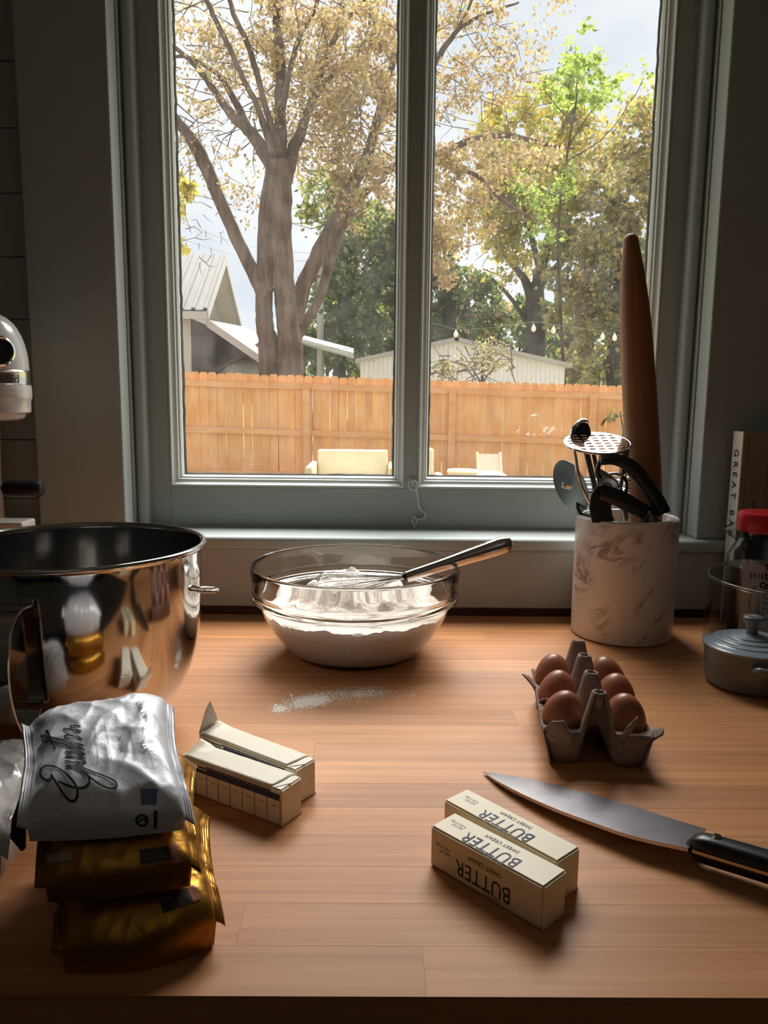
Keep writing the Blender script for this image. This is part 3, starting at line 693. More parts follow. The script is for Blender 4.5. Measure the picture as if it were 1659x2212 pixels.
# sling chair, right
y = 10.9; a, c = Py(1034, 982, y), Py(1084, 982, y)
t = thing('sling_chair', 'low pink-beige sling chair by the fence, right of the drum table', 'chair', ((a.x+c.x)/2, y, GZ)); w = c.x-a.x; hz = a.z-GZ
b = BM(); prism(b, [(0, .42), (.16, hz), (.19, hz-.01), (.03, .41)], (0, 1, 0), (0, 0, 1), (-w/2, 0, 0), (w, 0, 0)); obj('backrest', b, mat('sling_fabric', (.62, .47, .36), .8), t)
b = BM(); box2(b, (-w/2-.18, -.55, .36), (w/2, .02, .43)); obj('seat', b, cream, t, bevel=.02)
for s in (-1, 1):
    b = BM(); tube(b, [(s*w/2, .0, .0), (s*w/2, .0, .42), (s*w/2, .17, hz+.02)], .022, 8); obj('back_post', b, wicker, t)
    b = BM(); tube(b, [(s*w/2, -.52, 0), (s*w/2, -.52, .38)], .022, 8); obj('leg', b, wicker, t)
y = 9.0; a, c = Py(967, 1014, y), Py(1031, 1014, y)
t = thing('drum_table', 'round cream drum table between the patio chairs', 'table', ((a.x+c.x)/2, y, GZ)); hz = a.z-GZ; R_ = (c.x-a.x)/2
b = BM(); lathe(b, [(0, hz), (R_, hz), (R_+.01, hz-.02), (R_, hz-.05), (0, hz-.05)], 28); obj('table_top', b, cream, t, smooth=True)
b = BM(); lathe(b, [(R_*.95, hz-.05), (R_*.9, hz*.5), (R_*.95, 0), (0, 0)], 28); obj('base', b, wicker, t, smooth=True)
# --- string lights and wires
st = thing('string_light', 'string of clear bulbs hanging in front of the right-hand trees', 'lights', Py(1200, 700, 11.5)); TO = Vector(st.location)
wire_m = mat('wire', (.05, .05, .05), .6); bulb_m = mat('milky_bulb', (.9, .88, .82), .2)
b = BM(); cord = [tuple(Py(px, py, 11.5) - TO) for px, py in ((905, 700), (990, 712), (1080, 706), (1153, 696), (1200, 702), (1302, 716), (1328, 717), (1440, 690), (1560, 640))]
cord = [tuple(Py(636, 742, 15.3) - TO), tuple(Py(760, 752, 13.6) - TO)] + cord + [tuple(Vector((1.62, 1.403, 1.35)) - TO)]
tube(b, smooth_path(cord, 5), .004, 5); obj('cord', b, wire_m, st)
for px, py in ((1153, 700), (1196, 704), (1302, 718), (1328, 720), (979, 650) if False else (985, 712)):
    q = Py(px, py, 11.5) - TO; b = BM()
    lathe(b, [(0, -.115), (.022, -.105), (.036, -.078), (.030, -.045), (.014, -.02), (.012, 0), (0, 0)], 12, q); obj('bulb', b, bulb_m, st, smooth=True)
for k, pts in enumerate((((355, 462), (420, 492), (500, 520), (590, 540), (692, 548)), ((355, 498), (420, 525), (500, 548), (590, 560), (692, 566)))):
    b = BM(); tube(b, smooth_path([tuple(Py(px, py, 19.0 + k*.5 + (6-k*.5)*i/4)) for i, (px, py) in enumerate(pts)], 5), .009, 5)
    for px, py in ((410, 488), (445, 500), (478, 515)) if k == 0 else ((430, 527), (456, 536)):
        dd_ = 19.0 + k*.5 + (6-k*.5)*(px-355)/337; tube(b, [Py(px, py-2, dd_), Py(px, py + 12, dd_)], .012, 5)
    o = obj('overhead_wire', b, mat('grey_wire', (.42, .43, .46), .7)); tag(o, ('upper' if k == 0 else 'lower') + ' thin grey wire crossing the sky left of the tree limb', 'wire')
b = BM(); q = [Py(px, py, 1.306) for px, py in ((1297, 919), (1300, 911), (1306, 904), (1310, 905), (1307, 912), (1301, 920))]
b.faces.new([b.verts.new(p) for p in q]); o = obj('dried_leaf', b, mat('dead_leaf', (.30, .13, .05), .8), solid=.001); tag(o, 'tiny brown dried leaf stuck to the window pane above the masher', 'leaf')

# ================================================================= ON THE WORKTOP
# --- marble crock
CK = Vector((.3646, 1.105, 0)); CR, CH = .0726, .1766
def marble():
    m = mat('marble', (.74, .69, .66), .32); N, L = m.node_tree.nodes, m.node_tree.links; b = N['Principled BSDF']
    t = N.new('ShaderNodeTexCoord'); mp_ = N.new('ShaderNodeMapping'); mp_.vector_type = 'TEXTURE'; mp_.inputs['Rotation'].default_value = (0, -.85, .25); mp_.inputs['Scale'].default_value = (1/5, 1/16, 1/26)
    L.new(t.outputs['Object'], mp_.inputs[0]); n = N.new('ShaderNodeTexNoise'); n.inputs['Scale'].default_value = .9; n.inputs['Detail'].default_value = 9; n.inputs['Roughness'].default_value = .62; n.inputs['Distortion'].default_value = .9
    L.new(mp_.outputs[0], n.inputs[0]); s = N.new('ShaderNodeMath'); s.operation = 'SUBTRACT'; s.inputs[1].default_value = .5; a = N.new('ShaderNodeMath'); a.operation = 'ABSOLUTE'
    L.new(n.outputs['Fac'], s.inputs[0]); L.new(s.outputs[0], a.inputs[0])
    r = N.new('ShaderNodeValToRGB'); e = r.color_ramp.elements; e[0].position = 0; e[0].color = (1, 1, 1, 1); e[1].position = .045; e[1].color = (0, 0, 0, 1)
    L.new(a.outputs[0], r.inputs[0])
    n2 = N.new('ShaderNodeTexNoise'); n2.inputs['Scale'].default_value = 14; n2.inputs['Detail'].default_value = 3; L.new(t.outputs['Object'], n2.inputs[0])
    r2_ = N.new('ShaderNodeValToRGB'); r2_.color_ramp.elements[0].position = .47; r2_.color_ramp.elements[1].position = .62; L.new(n2.outputs['Fac'], r2_.inputs[0])
    mu = N.new('ShaderNodeMath'); mu.operation = 'MULTIPLY'; L.new(r.outputs[0], mu.inputs[0]); L.new(r2_.outputs[0], mu.inputs[1])
    mx = N.new('ShaderNodeMix'); mx.data_type = 'RGBA'; mx.inputs[6].default_value = (.74, .69, .66, 1); mx.inputs[7].default_value = (.28, .18, .14, 1)
    L.new(mu.outputs[0], mx.inputs[0])
    mx2 = N.new('ShaderNodeMix'); mx2.data_type = 'RGBA'; mx2.blend_type = 'MULTIPLY'; mx2.inputs[0].default_value = .35; L.new(mx.outputs[2], mx2.inputs[6]); L.new(n2.outputs['Fac'], mx2.inputs[7])
    L.new(mx.outputs[2], b.inputs['Base Color']); return m
b = BM(); ti = .0105
lathe(b, [(0, 0), (CR-.004, 0), (CR-.001, .002), (CR, .005), (CR, CH-.002), (CR-.002, CH), (CR-ti+.001, CH), (CR-ti, CH-.002), (CR-ti, .012), (0, .012)], 96)
o = obj('utensil_crock', b, marble(), smooth=35, loc=CK); tag(o, 'cylindrical white marble crock with brown veins, full of utensils', 'crock')

# --- french rolling pin standing in the crock
p1, p0 = Py(1362, 506, 1.152), Py(1400, 1180, 1.108); d = (p1-p0); p0 = p0 - d*((p0.z-.016)/d.z); d = p1-p0; Lp = d.length; du = d.normalized()
q = Vector((0, 0, 1)).rotation_difference(du)
t = tag(obj('rolling_pin', (lambda b: (lathe(b, [(0, 0), (.010, .0005), (.013, .005), (.0165, .06), (.0225, .15), (.0245, .22), (.0245, Lp-.24), (.0225, Lp-.14), (.0205, Lp-.10), (.0165, Lp-.055), (.0105, Lp-.008), (.0085, Lp-.002), (.004, Lp), (0, Lp)], 40), b)[1])(BM()), pin_wood, smooth=50), 'tall tapered wooden rolling pin standing in the marble crock', 'rolling pin')
t.location = p0; t.rotation_mode = 'QUATERNION'; t.rotation_quaternion = q

# --- potato masher
mc = Py(1290, 957, 1.09); t = thing('potato_masher', 'potato masher with pierced oval steel head raised above the marble crock', 'masher', mc)
M0 = Vector(mc)
e1 = (Py(1360, 957, 1.09) - Py(1221, 957, 1.09))*.5; ax = e1.length
nv = Vector((-.02, -.30, .95)).normalized(); ux = Vector((1, 0, 0)) - nv*nv.x; ux.normalize(); uy = nv.cross(ux); ay = ax*.92
# plate with slots, made as a grid of cells with some left open
def plate(bm, ax, ay, th, nx=7, ny=8):
    NX, NY = nx*6, ny*5; on = {}
    def inside(u, v): return u*u + v*v < .88
    vs = {}
    def V(i, j, k):
        key = (i, j, k)
        if key not in vs:
            u, v = i/NX*2-1, j/NY*2-1; r = math.hypot(u, v)
            if r > 1: u, v = u/r, v/r
            vs[key] = bm.verts.new(ux*(u*ax) + uy*(v*ay) + nv*(th*k))
        return vs[key]
    for i in range(NX):
        for j in range(NY):
            cs = [(a/NX*2-1, c/NY*2-1) for a, c in ((i, j), (i+1, j), (i+1, j+1), (i, j+1))]
            if min(math.hypot(*c) for c in cs) >= .985: continue
            hole = (i % 6 in (1, 2, 3, 4)) and (j % 5 in (1, 2, 3)) and all(inside(*c) for c in cs)
            if not hole: on[(i, j)] = 1
    for (i, j) in on:
        for k, order in ((1, (0, 1, 2, 3)), (0, (3, 2, 1, 0))):
            c = [V(i, j, k), V(i+1, j, k), V(i+1, j+1, k), V(i, j+1, k)]
            try: bm.faces.new([c[x] for x in order])
            except Exception: pass
        for (di, dj, a, c) in ((-1, 0, (i, j), (i, j+1)), (1, 0, (i+1, j+1), (i+1, j)), (0, -1, (i+1, j), (i, j)), (0, 1, (i, j+1), (i+1, j+1))):
            if (i+di, j+dj) not in on:
                try: bm.faces.new((V(*a, 0), V(*c, 0), V(*c, 1), V(*a, 1)))
                except Exception: pass
b = BM(); plate(b, ax, ay, .0014); bmesh.ops.remove_doubles(b, verts=b.verts, dist=1e-5); obj('mashing_plate', b, chrome, t)
b = BM(); tube(b, [ux*ax*math.cos(a) + uy*ay*math.sin(a) for a in np.linspace(0, 2*PI, 49)], .0016, 8); obj('rim', b, chrome, t, smooth=True)
copper = mat('warm_steel', (.62, .50, .45), .16, 1.0)
lp = [Py(*p, 1.09) - M0 for p in ((1240, 972), (1245, 1000), (1250, 1036), (1262, 1065), (1278, 1095), (1284, 1118), (1287, 1150))]
rp_ = [Py(*p, 1.085) - M0 for p in ((1346, 975), (1344, 1010), (1341, 1050), (1328, 1078), (1308, 1100), (1301, 1118), (1297, 1150))]
for P in (lp, rp_):
    b = BM(); tube(b, smooth_path([tuple(v) for v in P], 4), .0026, 8, flat=1.5); obj('arm', b, copper, t, smooth=True)
b = BM(); a0 = Py(1353, 970, 1.088) - M0
box(b, a0 + Vector((-.002, 0, -.017)), (.0125, .0016, .038)); obj('strap', b, copper, t, bevel=.0005)
hb = Vector((CK.x-.005, CK.y+.005, .05)) - M0
b = BM(); tube(b, [(Py(1292, 1150, 1.09) - M0), hb], [.008, .012], 12); obj('handle', b, black, t, smooth=True)

# --- pizza wheel
wc = Py(1232, 1051, 1.132); t = thing('pizza_wheel', 'grey steel pizza wheel leaning out over the left rim of the crock', 'pizza cutter', wc)
wn = Vector((-.88, -.36, -.30)).normalized(); wq = Vector((0, 0, 1)).rotation_difference(wn)
b = BM(); lathe(b, [(0, .0006), (.037, .0006), (.0415, .0001), (.0415, -.0001), (.037, -.0006), (0, -.0006)], 64, rot=wq); obj('blade', b, mat('wheel_steel', (.22, .235, .23), .34, 1.0), t, smooth=30)
cuts = Py(1292, 1068, 1.125) - wc
side = wn*.003
b = BM(); tube(b, [side - cuts*.25, side + cuts*.9], .0042, 8, flat=.35, ref=wn.cross(cuts)); obj('bracket', b, steel, t, smooth=True)
b = BM(); tube(b, [side*.9 - cuts*.18, side*1.5 - cuts*.18], [.0050, .0042], 14); obj('axle', b, chrome, t, smooth=40)
b = BM(); g0, g1 = cuts*.85, Vector((.378, 1.12, .075)) - wc; tube(b, [g0, g0 + (g1-g0)*.15, g0 + (g1-g0)*.4, g0 + (g1-g0)*.8, g1], [.005, .012, .0145, .014, .011], 14); obj('handle', b, black_rub, t, smooth=True)

# --- black curved handle tool (garlic press / can opener style) bending over the right rim
t0 = Py(1380, 1020, 1.075); t = thing('can_opener', 'can opener with thick curved black handle arching over the crock rim', 'can opener', t0)
hp_ = [Py(*p, y_) - t0 for p, y_ in (((1296, 992), 1.085), ((1330, 992), 1.085), ((1365, 1010), 1.08), ((1396, 1046), 1.075), ((1420, 1082), 1.07), ((1434, 1110), 1.065))]
b = BM(); tube(b, smooth_path([tuple(v) for v in hp_], 5), [.0075]+[.0088]*8+[.0105]*16+[.0098], 12, flat=.8); obj('handle', b, black, t, smooth=60)
b = BM(); tube(b, smooth_path([tuple(Py(*p, 1.09) - t0) for p in ((1322, 980), (1306, 986), (1294, 1002), (1290, 1022), (1297, 1034))], 5), .0035, 8, flat=1.6); obj('crank', b, black, t, smooth=True)
b = BM(); tube(b, smooth_path([tuple(Py(*p, 1.09) - t0) for p in ((1290, 1018), (1308, 1028), (1330, 1044), (1342, 1075), (1350, 1125))], 5), .005, 8, flat=.5); obj('lever', b, brushed, t, smooth=True)
gq = Vector((0, 0, 1)).rotation_difference(Vector((-.3, -.9, .25)).normalized()); g0 = Py(1312, 1054, 1.085) - t0
b = BM(); prof = []
lathe(b, [(0, .004), (.006, .004), (.0075, .002), (.014, .0015), (.014, -.0015), (0, -.0015)], 28, g0, rot=gq); obj('cutting_wheel', b, chrome, t, smooth=35)
b = BM(); lathe(b, [(.0165, .001), (.019, .002), (.0205, 0), (.019, -.002), (.0165, -.001)], 36, Py(1325, 1050, 1.092) - t0, closed=True, rot=gq); obj('gear_ring', b, black, t, smooth=True)

# --- peeler behind the masher plate
t0 = Py(1252, 925, 1.120)
t = thing('peeler', 'black tipped peeler with silver edge standing behind the masher plate', 'peeler', t0)
b = BM(); pr = [Py(*p, 1.12) - t0 for p in ((1236, 945), (1237, 928), (1246, 915), (1260, 908), (1270, 911), (1276, 925), (1280, 945), (1282, 960), (1244, 960))]
vs = [b.verts.new(p) for p in pr]; f = b.faces.new(vs); r_ = bmesh.ops.extrude_face_region(b, geom=[f]); [setattr(v, 'co', v.co + Vector((0, .010, 0))) for v in r_['geom'] if isinstance(v, bmesh.types.BMVert)]
obj('head', b, black, t, bevel=.003, segs=3)
b = BM(); tube(b, smooth_path([tuple(Py(*p, 1.1185) - t0) for p in ((1236, 940), (1239, 927), (1248, 915), (1260, 909), (1269, 912))], 5), .0034, 8); obj('steel_edge', b, chrome, t, smooth=True)
dsm = mat('dark_steel', (.16, .14, .13), .3, 1.0)
for xa_, xb_, r_ in ((1262, 1284, .0042), (1277, 1296, .0030)):
    b = BM(); tube(b, [Py(xa_, 955, 1.125) - t0, Py(xb_, 1048, 1.125) - t0, Vector((.352+(xa_-1262)*.0005, 1.13, .03)) - t0], r_, 8, flat=.6); obj('shaft', b, dsm, t, smooth=True)

# --- spatula and black handled tools low in the crock
t0 = Py(1300, 1085, 1.055); t = thing('spatula', 'black rounded spatula blade upright in the middle of the crock', 'spatula', t0)
out = [Py(*p, 1.055) - t0 for p in ((1280, 1130), (1274, 1100), (1277, 1072), (1290, 1050), (1302, 1047), (1312, 1062), (1322, 1100), (1326, 1130))]
b = BM(); f = b.faces.new([b.verts.new(p) for p in out]); r_ = bmesh.ops.extrude_face_region(b, geom=[f]); [setattr(v, 'co', v.co + Vector((0, .006, 0))) for v in r_['geom'] if isinstance(v, bmesh.types.BMVert)]
obj('blade', b, black_rub, t, bevel=.0022, segs=3)
b = BM(); tube(b, [Py(1303, 1128, 1.058) - t0, Vector((.345, 1.075, .03)) - t0], .005, 10); obj('handle', b, black, t, smooth=True)
t0 = Py(1272, 1086, 1.112); t = thing('tea_strainer', 'black rimmed coil strainer at the left rim inside the crock', 'strainer', t0)
cq = Vector((0, 0, 1)).rotation_difference(Vector((-.55, -.6, .55)).normalized())
b = BM(); pts = []
for k in range(120):
    a = k/119*2*PI*5; r_ = .004 + .014*k/119; p = Vector((r_*math.cos(a), r_*1.15*math.sin(a), -.004*(k/119))); pts.append(cq @ p)
tube(b, pts, .0009, 6); obj('coil', b, brushed, t, smooth=True)
b = BM(); tube(b, [cq @ Vector((.0185*math.cos(a), .0215*math.sin(a), -.004)) for a in np.linspace(0, 2*PI, 41)], .0024, 8); obj('rim', b, black, t, smooth=True)
b = BM(); tube(b, [cq @ Vector((.006, -.02, -.004)), Vector((.345, 1.11, .03)) - t0], .0035, 8); obj('handle', b, black, t, smooth=True)
t0 = Py(1345, 1080, 1.05); t = thing('tongs', 'dark brushed tongs slanting down to the right inside the crock', 'tongs', t0)
for dy, yy in ((0, 1.05), (10, 1.058)):
    b = BM(); tube(b, [Py(1298, 1066-dy, yy) - t0, Py(1345, 1085-dy, yy) - t0, Py(1405, 1118-dy, yy+.01) - t0, Vector((.405, 1.085+dy*.0006, .075)) - t0], [.0075, .009, .009, .006], 8, flat=.45); obj('arm', b, mat('tongs_dark', (.06, .058, .065), .35, .6), t, smooth=60)
t0 = Py(1375, 1108, 1.045); t = thing('measuring_scoop', 'small grey metal scoop edge at the front rim of the crock', 'scoop', t0)
pts = [Py(*p, 1.052) - t0 for p in ((1385, 1128), (1404, 1105), (1412, 1116), (1424, 1120), (1432, 1135))]
b = BM()
for a, c in zip(pts[:-1], pts[1:]):
    v = [b.verts.new(x) for x in (a, c, c + Vector((0, .012, -.03)), a + Vector((0, .012, -.03)))]; b.faces.new(v)
obj('cup', b, mat('scoop_grey', (.25, .23, .22), .35, .8), t, solid=.0012)
b = BM(); tube(b, pts[:2], .0011, 6); obj('edge', b, chrome, t)
t0 = Py(1352, 1055, 1.10); t = thing('wire_whisk', 'coiled wire whisk tip in front of the rolling pin', 'whisk', t0)
b = BM(); pts = []
for k in range(140):
    f = k/139; a = f*2*PI*9; c = Py(1352 + 6*f, 1030 + 75*f, 1.098) - t0; pts.append(c + Vector((.0055*math.cos(a), .0055*math.sin(a), 0)))
tube(b, pts, .0010, 6); obj('coil', b, brushed, t, smooth=True)
b = BM(); tube(b, [Py(1351, 1026, 1.098) - t0, Py(1358, 1105, 1.098) - t0, Vector((.372, 1.10, .03)) - t0], .0018, 8); obj('shaft', b, steel, t, smooth=True)

# --- steel mixer bowl
SB = Vector((-.305, .762, 0)); SR = .1265; SH = .1935
t = thing('mixing_bowl', 'large polished steel mixer bowl with strap handle on the worktop', 'bowl', SB)
prof = [(0, .004), (.046, .004), (.052, .0), (.055, .0), (.056, .006), (.078, .018), (.097, .036), (.110, .058), (.1185, .085), (.1230, .115), (.1248, .15), (.1255, SH-.006), (.1275, SH-.004), (.1300, SH-.001), (.1298, SH+.0015), (.1275, SH+.0025), (.1248, SH+.001), (.1240, SH-.004), (.1235, .15), (.1215, .115), (.117, .086), (.1085, .06), (.0955, .038), (.0765, .0205), (.05, .010), (0, .008)]
b = BM(); lathe(b, smooth_path(prof, 3), 128); o = obj('bowl_body', b, steel, t, smooth=60)
az = math.radians(269.5); dr = Vector((math.cos(az), math.sin(az), 0))
hpz = [(.1245, .165), (.140, .166), (.156, .160), (.168, .140), (.171, .110), (.163, .080), (.149, .058), (.132, .052), (.1185, .070)]
tn = Vector((-dr.y, dr.x, 0))
b = BM(); P = smooth_path(hpz, 5); rows = []
for r_, z_ in P: rows.append([b.verts.new(dr*r_ + Vector((0, 0, z_)) + tn*s) for s in (-.0135, -.0125, .0125, .0135)])
for p, q in zip(rows[:-1], rows[1:]):
    for k in range(3): b.faces.new((p[k], p[k+1], q[k+1], q[k]))
obj('handle', b, steel, t, smooth=60, solid=.0028)
b = BM(); tube(b, [Vector((.1215 + .0, -.006, .148)), Vector((.140, -.0075, .148)), Vector((.1435, -.003, .148)), Vector((.1435, .003, .148)), Vector((.140, .0075, .148)), Vector((.1215, .006, .148))], .0017, 8); obj('side_bracket', b, chrome, t, smooth=True)
for s in (-1, 1):
    b = BM(); box(b, dr*.1248 + Vector((0, 0, .155)) + tn*s*.004, (.004, .004, .004)); obj('weld', b, steel, t) if False else b.free()

# --- glass bowl, flour, whisk, spilt flour
GB = Vector((-.0285, 1.0156, 0))
gp_o = [(0, .0012), (.070, .0012), (.078, 0), (.083, .0005), (.086, .004), (.098, .0165), (.112, .0345), (.1235, .055), (.1295, .0715), (.1335, .076), (.1385, .0775), (.1395, .080), (.1375, .0825), (.1385, .0845), (.1390, .087), (.1375, .0895), (.1382, .093), (.1395, .105), (.1405, .1185), (.1400, .1212), (.1385, .1222)]
gp_i = [(.1370, .1212), (.1362, .117), (.1350, .105), (.1335, .092), (.1315, .083), (.1265, .072), (.1195, .0565), (.108, .0375), (.094, .0205), (.080, .009), (.07, .0062), (0, .0055)]
b = BM(); lathe(b, gp_o + gp_i, 144); o = obj('glass_bowl', b, clear, smooth=50, loc=GB); tag(o, 'clear glass mixing bowl with ribbed collar holding flour', 'bowl')
o['kind'] = 'thing'
# flour
def inner_r(z):
    pts = sorted([(q[1], q[0]) for q in gp_i]); zs = [p[0] for p in pts]; rs_ = [p[1] for p in pts]
    return float(np.interp(z, zs, rs_))
b = BM(); NA, NR = 150, 46
def heap(x, y, edge):
    n1 = noise.fractal((x*22, y*22, 4.2), 1.0, 2.0, 4)
    lump = max(0, noise.noise((x*34+3, y*34, 1.7)))*.010 + abs(noise.noise((x*85, y*85, 7)))*.0045 + abs(noise.noise((x*190, y*190, 4)))*.0020
    m = .034*math.exp(-(((x+.004)/.060)**2 + ((y-.036)/.040)**2)) + .014*math.exp(-(((x-.062)/.03)**2 + ((y-.01)/.03)**2)) + .012*math.exp(-(((x+.045)/.025)**2 + ((y-.0)/.025)**2))
    step = .008*min(1, max(0, (noise.noise((x*30, y*30, 9.1)) - .05)*6))*edge
    return .0615 + m*edge + (lump + step)*edge + n1*.0022
rings = []
for i in range(NR+1):
    f = i/NR; row = []
    for k in range(NA if i else 1):
        a = 2*PI*k/NA
        r_ = .1215*f; x, y = r_*math.cos(a), r_*math.sin(a); z = heap(x, y, min(1, (1-f)*3.2))
        if i == NR:
            z = .0610 + .0060*noise.fractal((math.cos(a)*6, math.sin(a)*6, 2), 1, 2, 5) + .0028*abs(noise.noise((a*26, 0, 0))) + .0012*noise.noise((a*70, 0, 0))
            if abs(a-PI*1.03) < .12: z += .014*(1-abs(a-PI*1.03)/.12)
            r_ = inner_r(z)+.0007; x, y = r_*math.cos(a), r_*math.sin(a)
        row.append(b.verts.new((x, y, z)))
    rings.append(row)
for k in range(NA): b.faces.new((rings[0][0], rings[1][k], rings[1][(k+1) % NA]))
for p, q in zip(rings[1:-1], rings[2:]):
    for k in range(NA): j = (k+1) % NA; b.faces.new((p[k], q[k], q[j], p[j]))
prev = rings[-1]
for z in (.05, .0375, .0205, .009, .0050):
    row = [b.verts.new(((inner_r(min(z, prev[k].co.z))+.0007)*math.cos(2*PI*k/NA), (inner_r(z)+.0007)*math.sin(2*PI*k/NA), z)) for k in range(NA)]
    for k in range(NA): j = (k+1) % NA; b.faces.new((prev[k], row[k], row[j], prev[j]))
    prev = row
b.faces.new(list(reversed(prev)))
o = obj('flour', b, flour_m, smooth=True, loc=GB + Vector((0, 0, .0002))); tag(o, 'white flour heaped inside the clear glass bowl', 'flour', kind='stuff')
# whisk
w0, w1 = Py(878, 1246, 1.0), Py(1104, 1172, 1.0)
t = thing('whisk', 'steel balloon whisk with thick shiny handle lying in the flour bowl', 'whisk', w0); WO = Vector(w0); ax_ = (w1-w0)
hlen = ax_.length; hd_ = ax_.normalized()
b = BM(); ps = [w0 - WO + hd_*hlen*f for f in (0, .004, .10, .28, .48, .68, .84, .93, .98, 1.0, 1.012)]
tube(b, ps, [.0062, .0075, .0078, .0080, .0092, .0108, .0118, .0116, .0100, .0070, .0025], 24); obj('handle', b, steel, t, smooth=60)
b = BM(); tube(b, [w0 - WO - hd_*.004, w0 - WO + hd_*.002], [.0064, .0070], 20); obj('collar', b, black, t, smooth=60)
rw = random.Random(4)
for k in range(9):
    a = PI*k/9; sd_ = hd_.orthogonal().normalized(); s2 = hd_.cross(sd_); n_ = sd_*math.cos(a) + s2*math.sin(a)
    n_ = Vector((n_.x, n_.y, n_.z*.8))
    Lw = .118
    c = []
    down = Vector((-1, -.02, -.13)).normalized()
    for f in np.linspace(-1, 1, 33):
        u = 1-f*f; s_ = math.copysign(abs(f)**.8, f)*math.sqrt(max(0, u))*1.05
        u = 1-abs(f)**2.2
        c.append(down*Lw*u + n_*.0265*math.sin(PI*f)*(.35+.65*u) + n_*.002*f)
    b = BM(); tube(b, c, .00075, 6, cap=False); obj('wire', b, chrome, t, smooth=True)
# spilt flour
rs = random.Random(9); v, fcs = [], []
def flake(x, y, s):
    i = len(v); n = 5; h = s*rs.uniform(.25, .6); a0 = rs.uniform(0, 6)
    for k in range(n): a = a0 + 2*PI*k/n; rr = s*rs.uniform(.6, 1.2); v.append((x+rr*math.cos(a), y+rr*math.sin(a), .0002))
    v.append((x, y, h))
    for k in range(n): fcs.append((i+k, i+(k+1) % n, i+n))
def spill(px, py, rx, ry, n, s0, s1, tilt=0.0):
    for _ in range(n):
        gx, gy = rs.gauss(0, .5), rs.gauss(0, .5)
        p = Pz(px + gx*rx, py + gy*ry + gx*rx*tilt, 0); flake(p.x, p.y, rs.uniform(s0, s1)*(1 if rs.random() < .85 else 1.8))
spill(668, 1515, 42, 13, 2400, .0003, .0011, -.12); spill(605, 1531, 18, 8, 360, .0003, .0011); spill(740, 1500, 95, 15, 1500, .0002, .0007, -.05); spill(800, 1497, 60, 11, 700, .0002, .0007); spill(890, 1502, 12, 4, 40, .0003, .0006); spill(720, 1508, 170, 30, 500, .00015, .0004)
me = bpy.data.meshes.new('flour_spill'); me.from_pydata(v, [], fcs); me.materials.append(mat('loose_flour', (.96, .88, .80), .95, spec=.05)); o = bpy.data.objects.new('flour_spill', me); COL.objects.link(o); tag(o, 'scatter of spilt white flour on the worktop before the bowl', 'flour', kind='stuff')

# --- eggs in a torn carton
EC = Vector((.2125, .7095, 0)); edir = Vector((.13, .99, 0)).normalized(); erz = math.atan2(-edir.x, edir.y)
HWC, ROWS, SP, CO = .050, 3, .0525, .0285
t = thing('egg_carton', 'torn grey pulp carton cut to six cups, holding brown eggs', 'egg carton', EC, erz)
V0, V1 = -.0318, 2*SP + .029
def carton_z(u, v):
    rim = .034
    z = rim
    cu_ = CO if u > 0 else -CO
    k = min(2, max(0, round(v/SP))); dv = v - k*SP; du_ = u - cu_
    d = (abs(du_/.0255)**2.6 + abs(dv/.0245)**2.6)**(1/2.6)
    f = min(1, max(0, (d-.50)/.50)); z = .0016 + (rim-.0016)*(f**.8)
    for kk in range(-1, 3):
        pv = (kk+.5)*SP; rr = math.hypot(u, (v-pv)*.95)
        hpk = .073 - 4.0*max(0, rr-.0062)
        if rr < .0042: hpk = .060
        z = max(z, hpk) if hpk > z else z
    return z
b = BM(); NU, NV = 84, 118; g = []
for i in range(NU+1):
    row = []
    for j in range(NV+1):
        u = -HWC + 2*HWC*i/NU; v_ = V0 + (V1-V0)*j/NV
        z = carton_z(u, v_) + .0007*noise.noise((u*160, v_*160, 2))
        eu = abs(u)/HWC
        if eu > .97: z += .003*noise.noise((v_*110, u*3, 5)); 
        uu = u + (.0015*noise.noise((v_*90, 4, u*9)) if eu > .99 else 0); vv = v_ + (.0012*noise.noise((u*140, 8, 1)) if j == 0 else 0)
        row.append(b.verts.new((uu, vv, max(.0012, z))))
    g.append(row)
for i in range(NU):
    for j in range(NV): b.faces.new((g[i][j], g[i+1][j], g[i+1][j+1], g[i][j+1]))
obj('tray', b, pulp, t, smooth=60, solid=.0018)
# ragged outer skirt of the left, right and back sides, and torn flaps
def skirt(pts_top, pts_bot, name):
    b = BM(); n = len(pts_top); rows = []
    for f in (0, .35, .7, 1):
        rows.append([b.verts.new(Vector(p)*(1-f) + Vector(q)*f + Vector((.0008*noise.noise((k*1.7, f*9, 3)), .0008*noise.noise((k*1.3, f*7, 8)), 0))) for k, (p, q) in enumerate(zip(pts_top, pts_bot))])
    for p, q in zip(rows[:-1], rows[1:]):
        for k in range(n-1): b.faces.new((p[k], p[k+1], q[k+1], q[k]))
    return obj(name, b, pulp, t, smooth=60, solid=.0016)
vs_ = np.linspace(V0, V1, 40)
for s in (-1, 1):
    skirt([(s*HWC, v_, .034 + .004*noise.noise((v_*80, s, 2)) + .002*noise.noise((v_*260, s, 5))) for v_ in vs_], [(s*(HWC-.007 - .003*abs(math.cos(PI*(v_)/SP))), v_, .0012) for v_ in vs_], 'side_wall')
us_ = np.linspace(-HWC, HWC, 40)
skirt([(u, V1, .034 + .003*noise.noise((u*90, 1, 2))) for u in us_], [(u*.9, V1-.006, .0012) for u in us_], 'side_wall')
for s in (-1, 1):
    us2 = [s*x for x in np.linspace(.0085, HWC-.001, 30)]
    skirt([(u, V0+.0005, carton_z(u, V0)-.0006) for u in us2], [(s*CO + (u-s*CO)*.62, V0 + .0065 + .004*abs((u-s*CO)/.022)**2.5, .0012) for u in us2], 'front_wall')
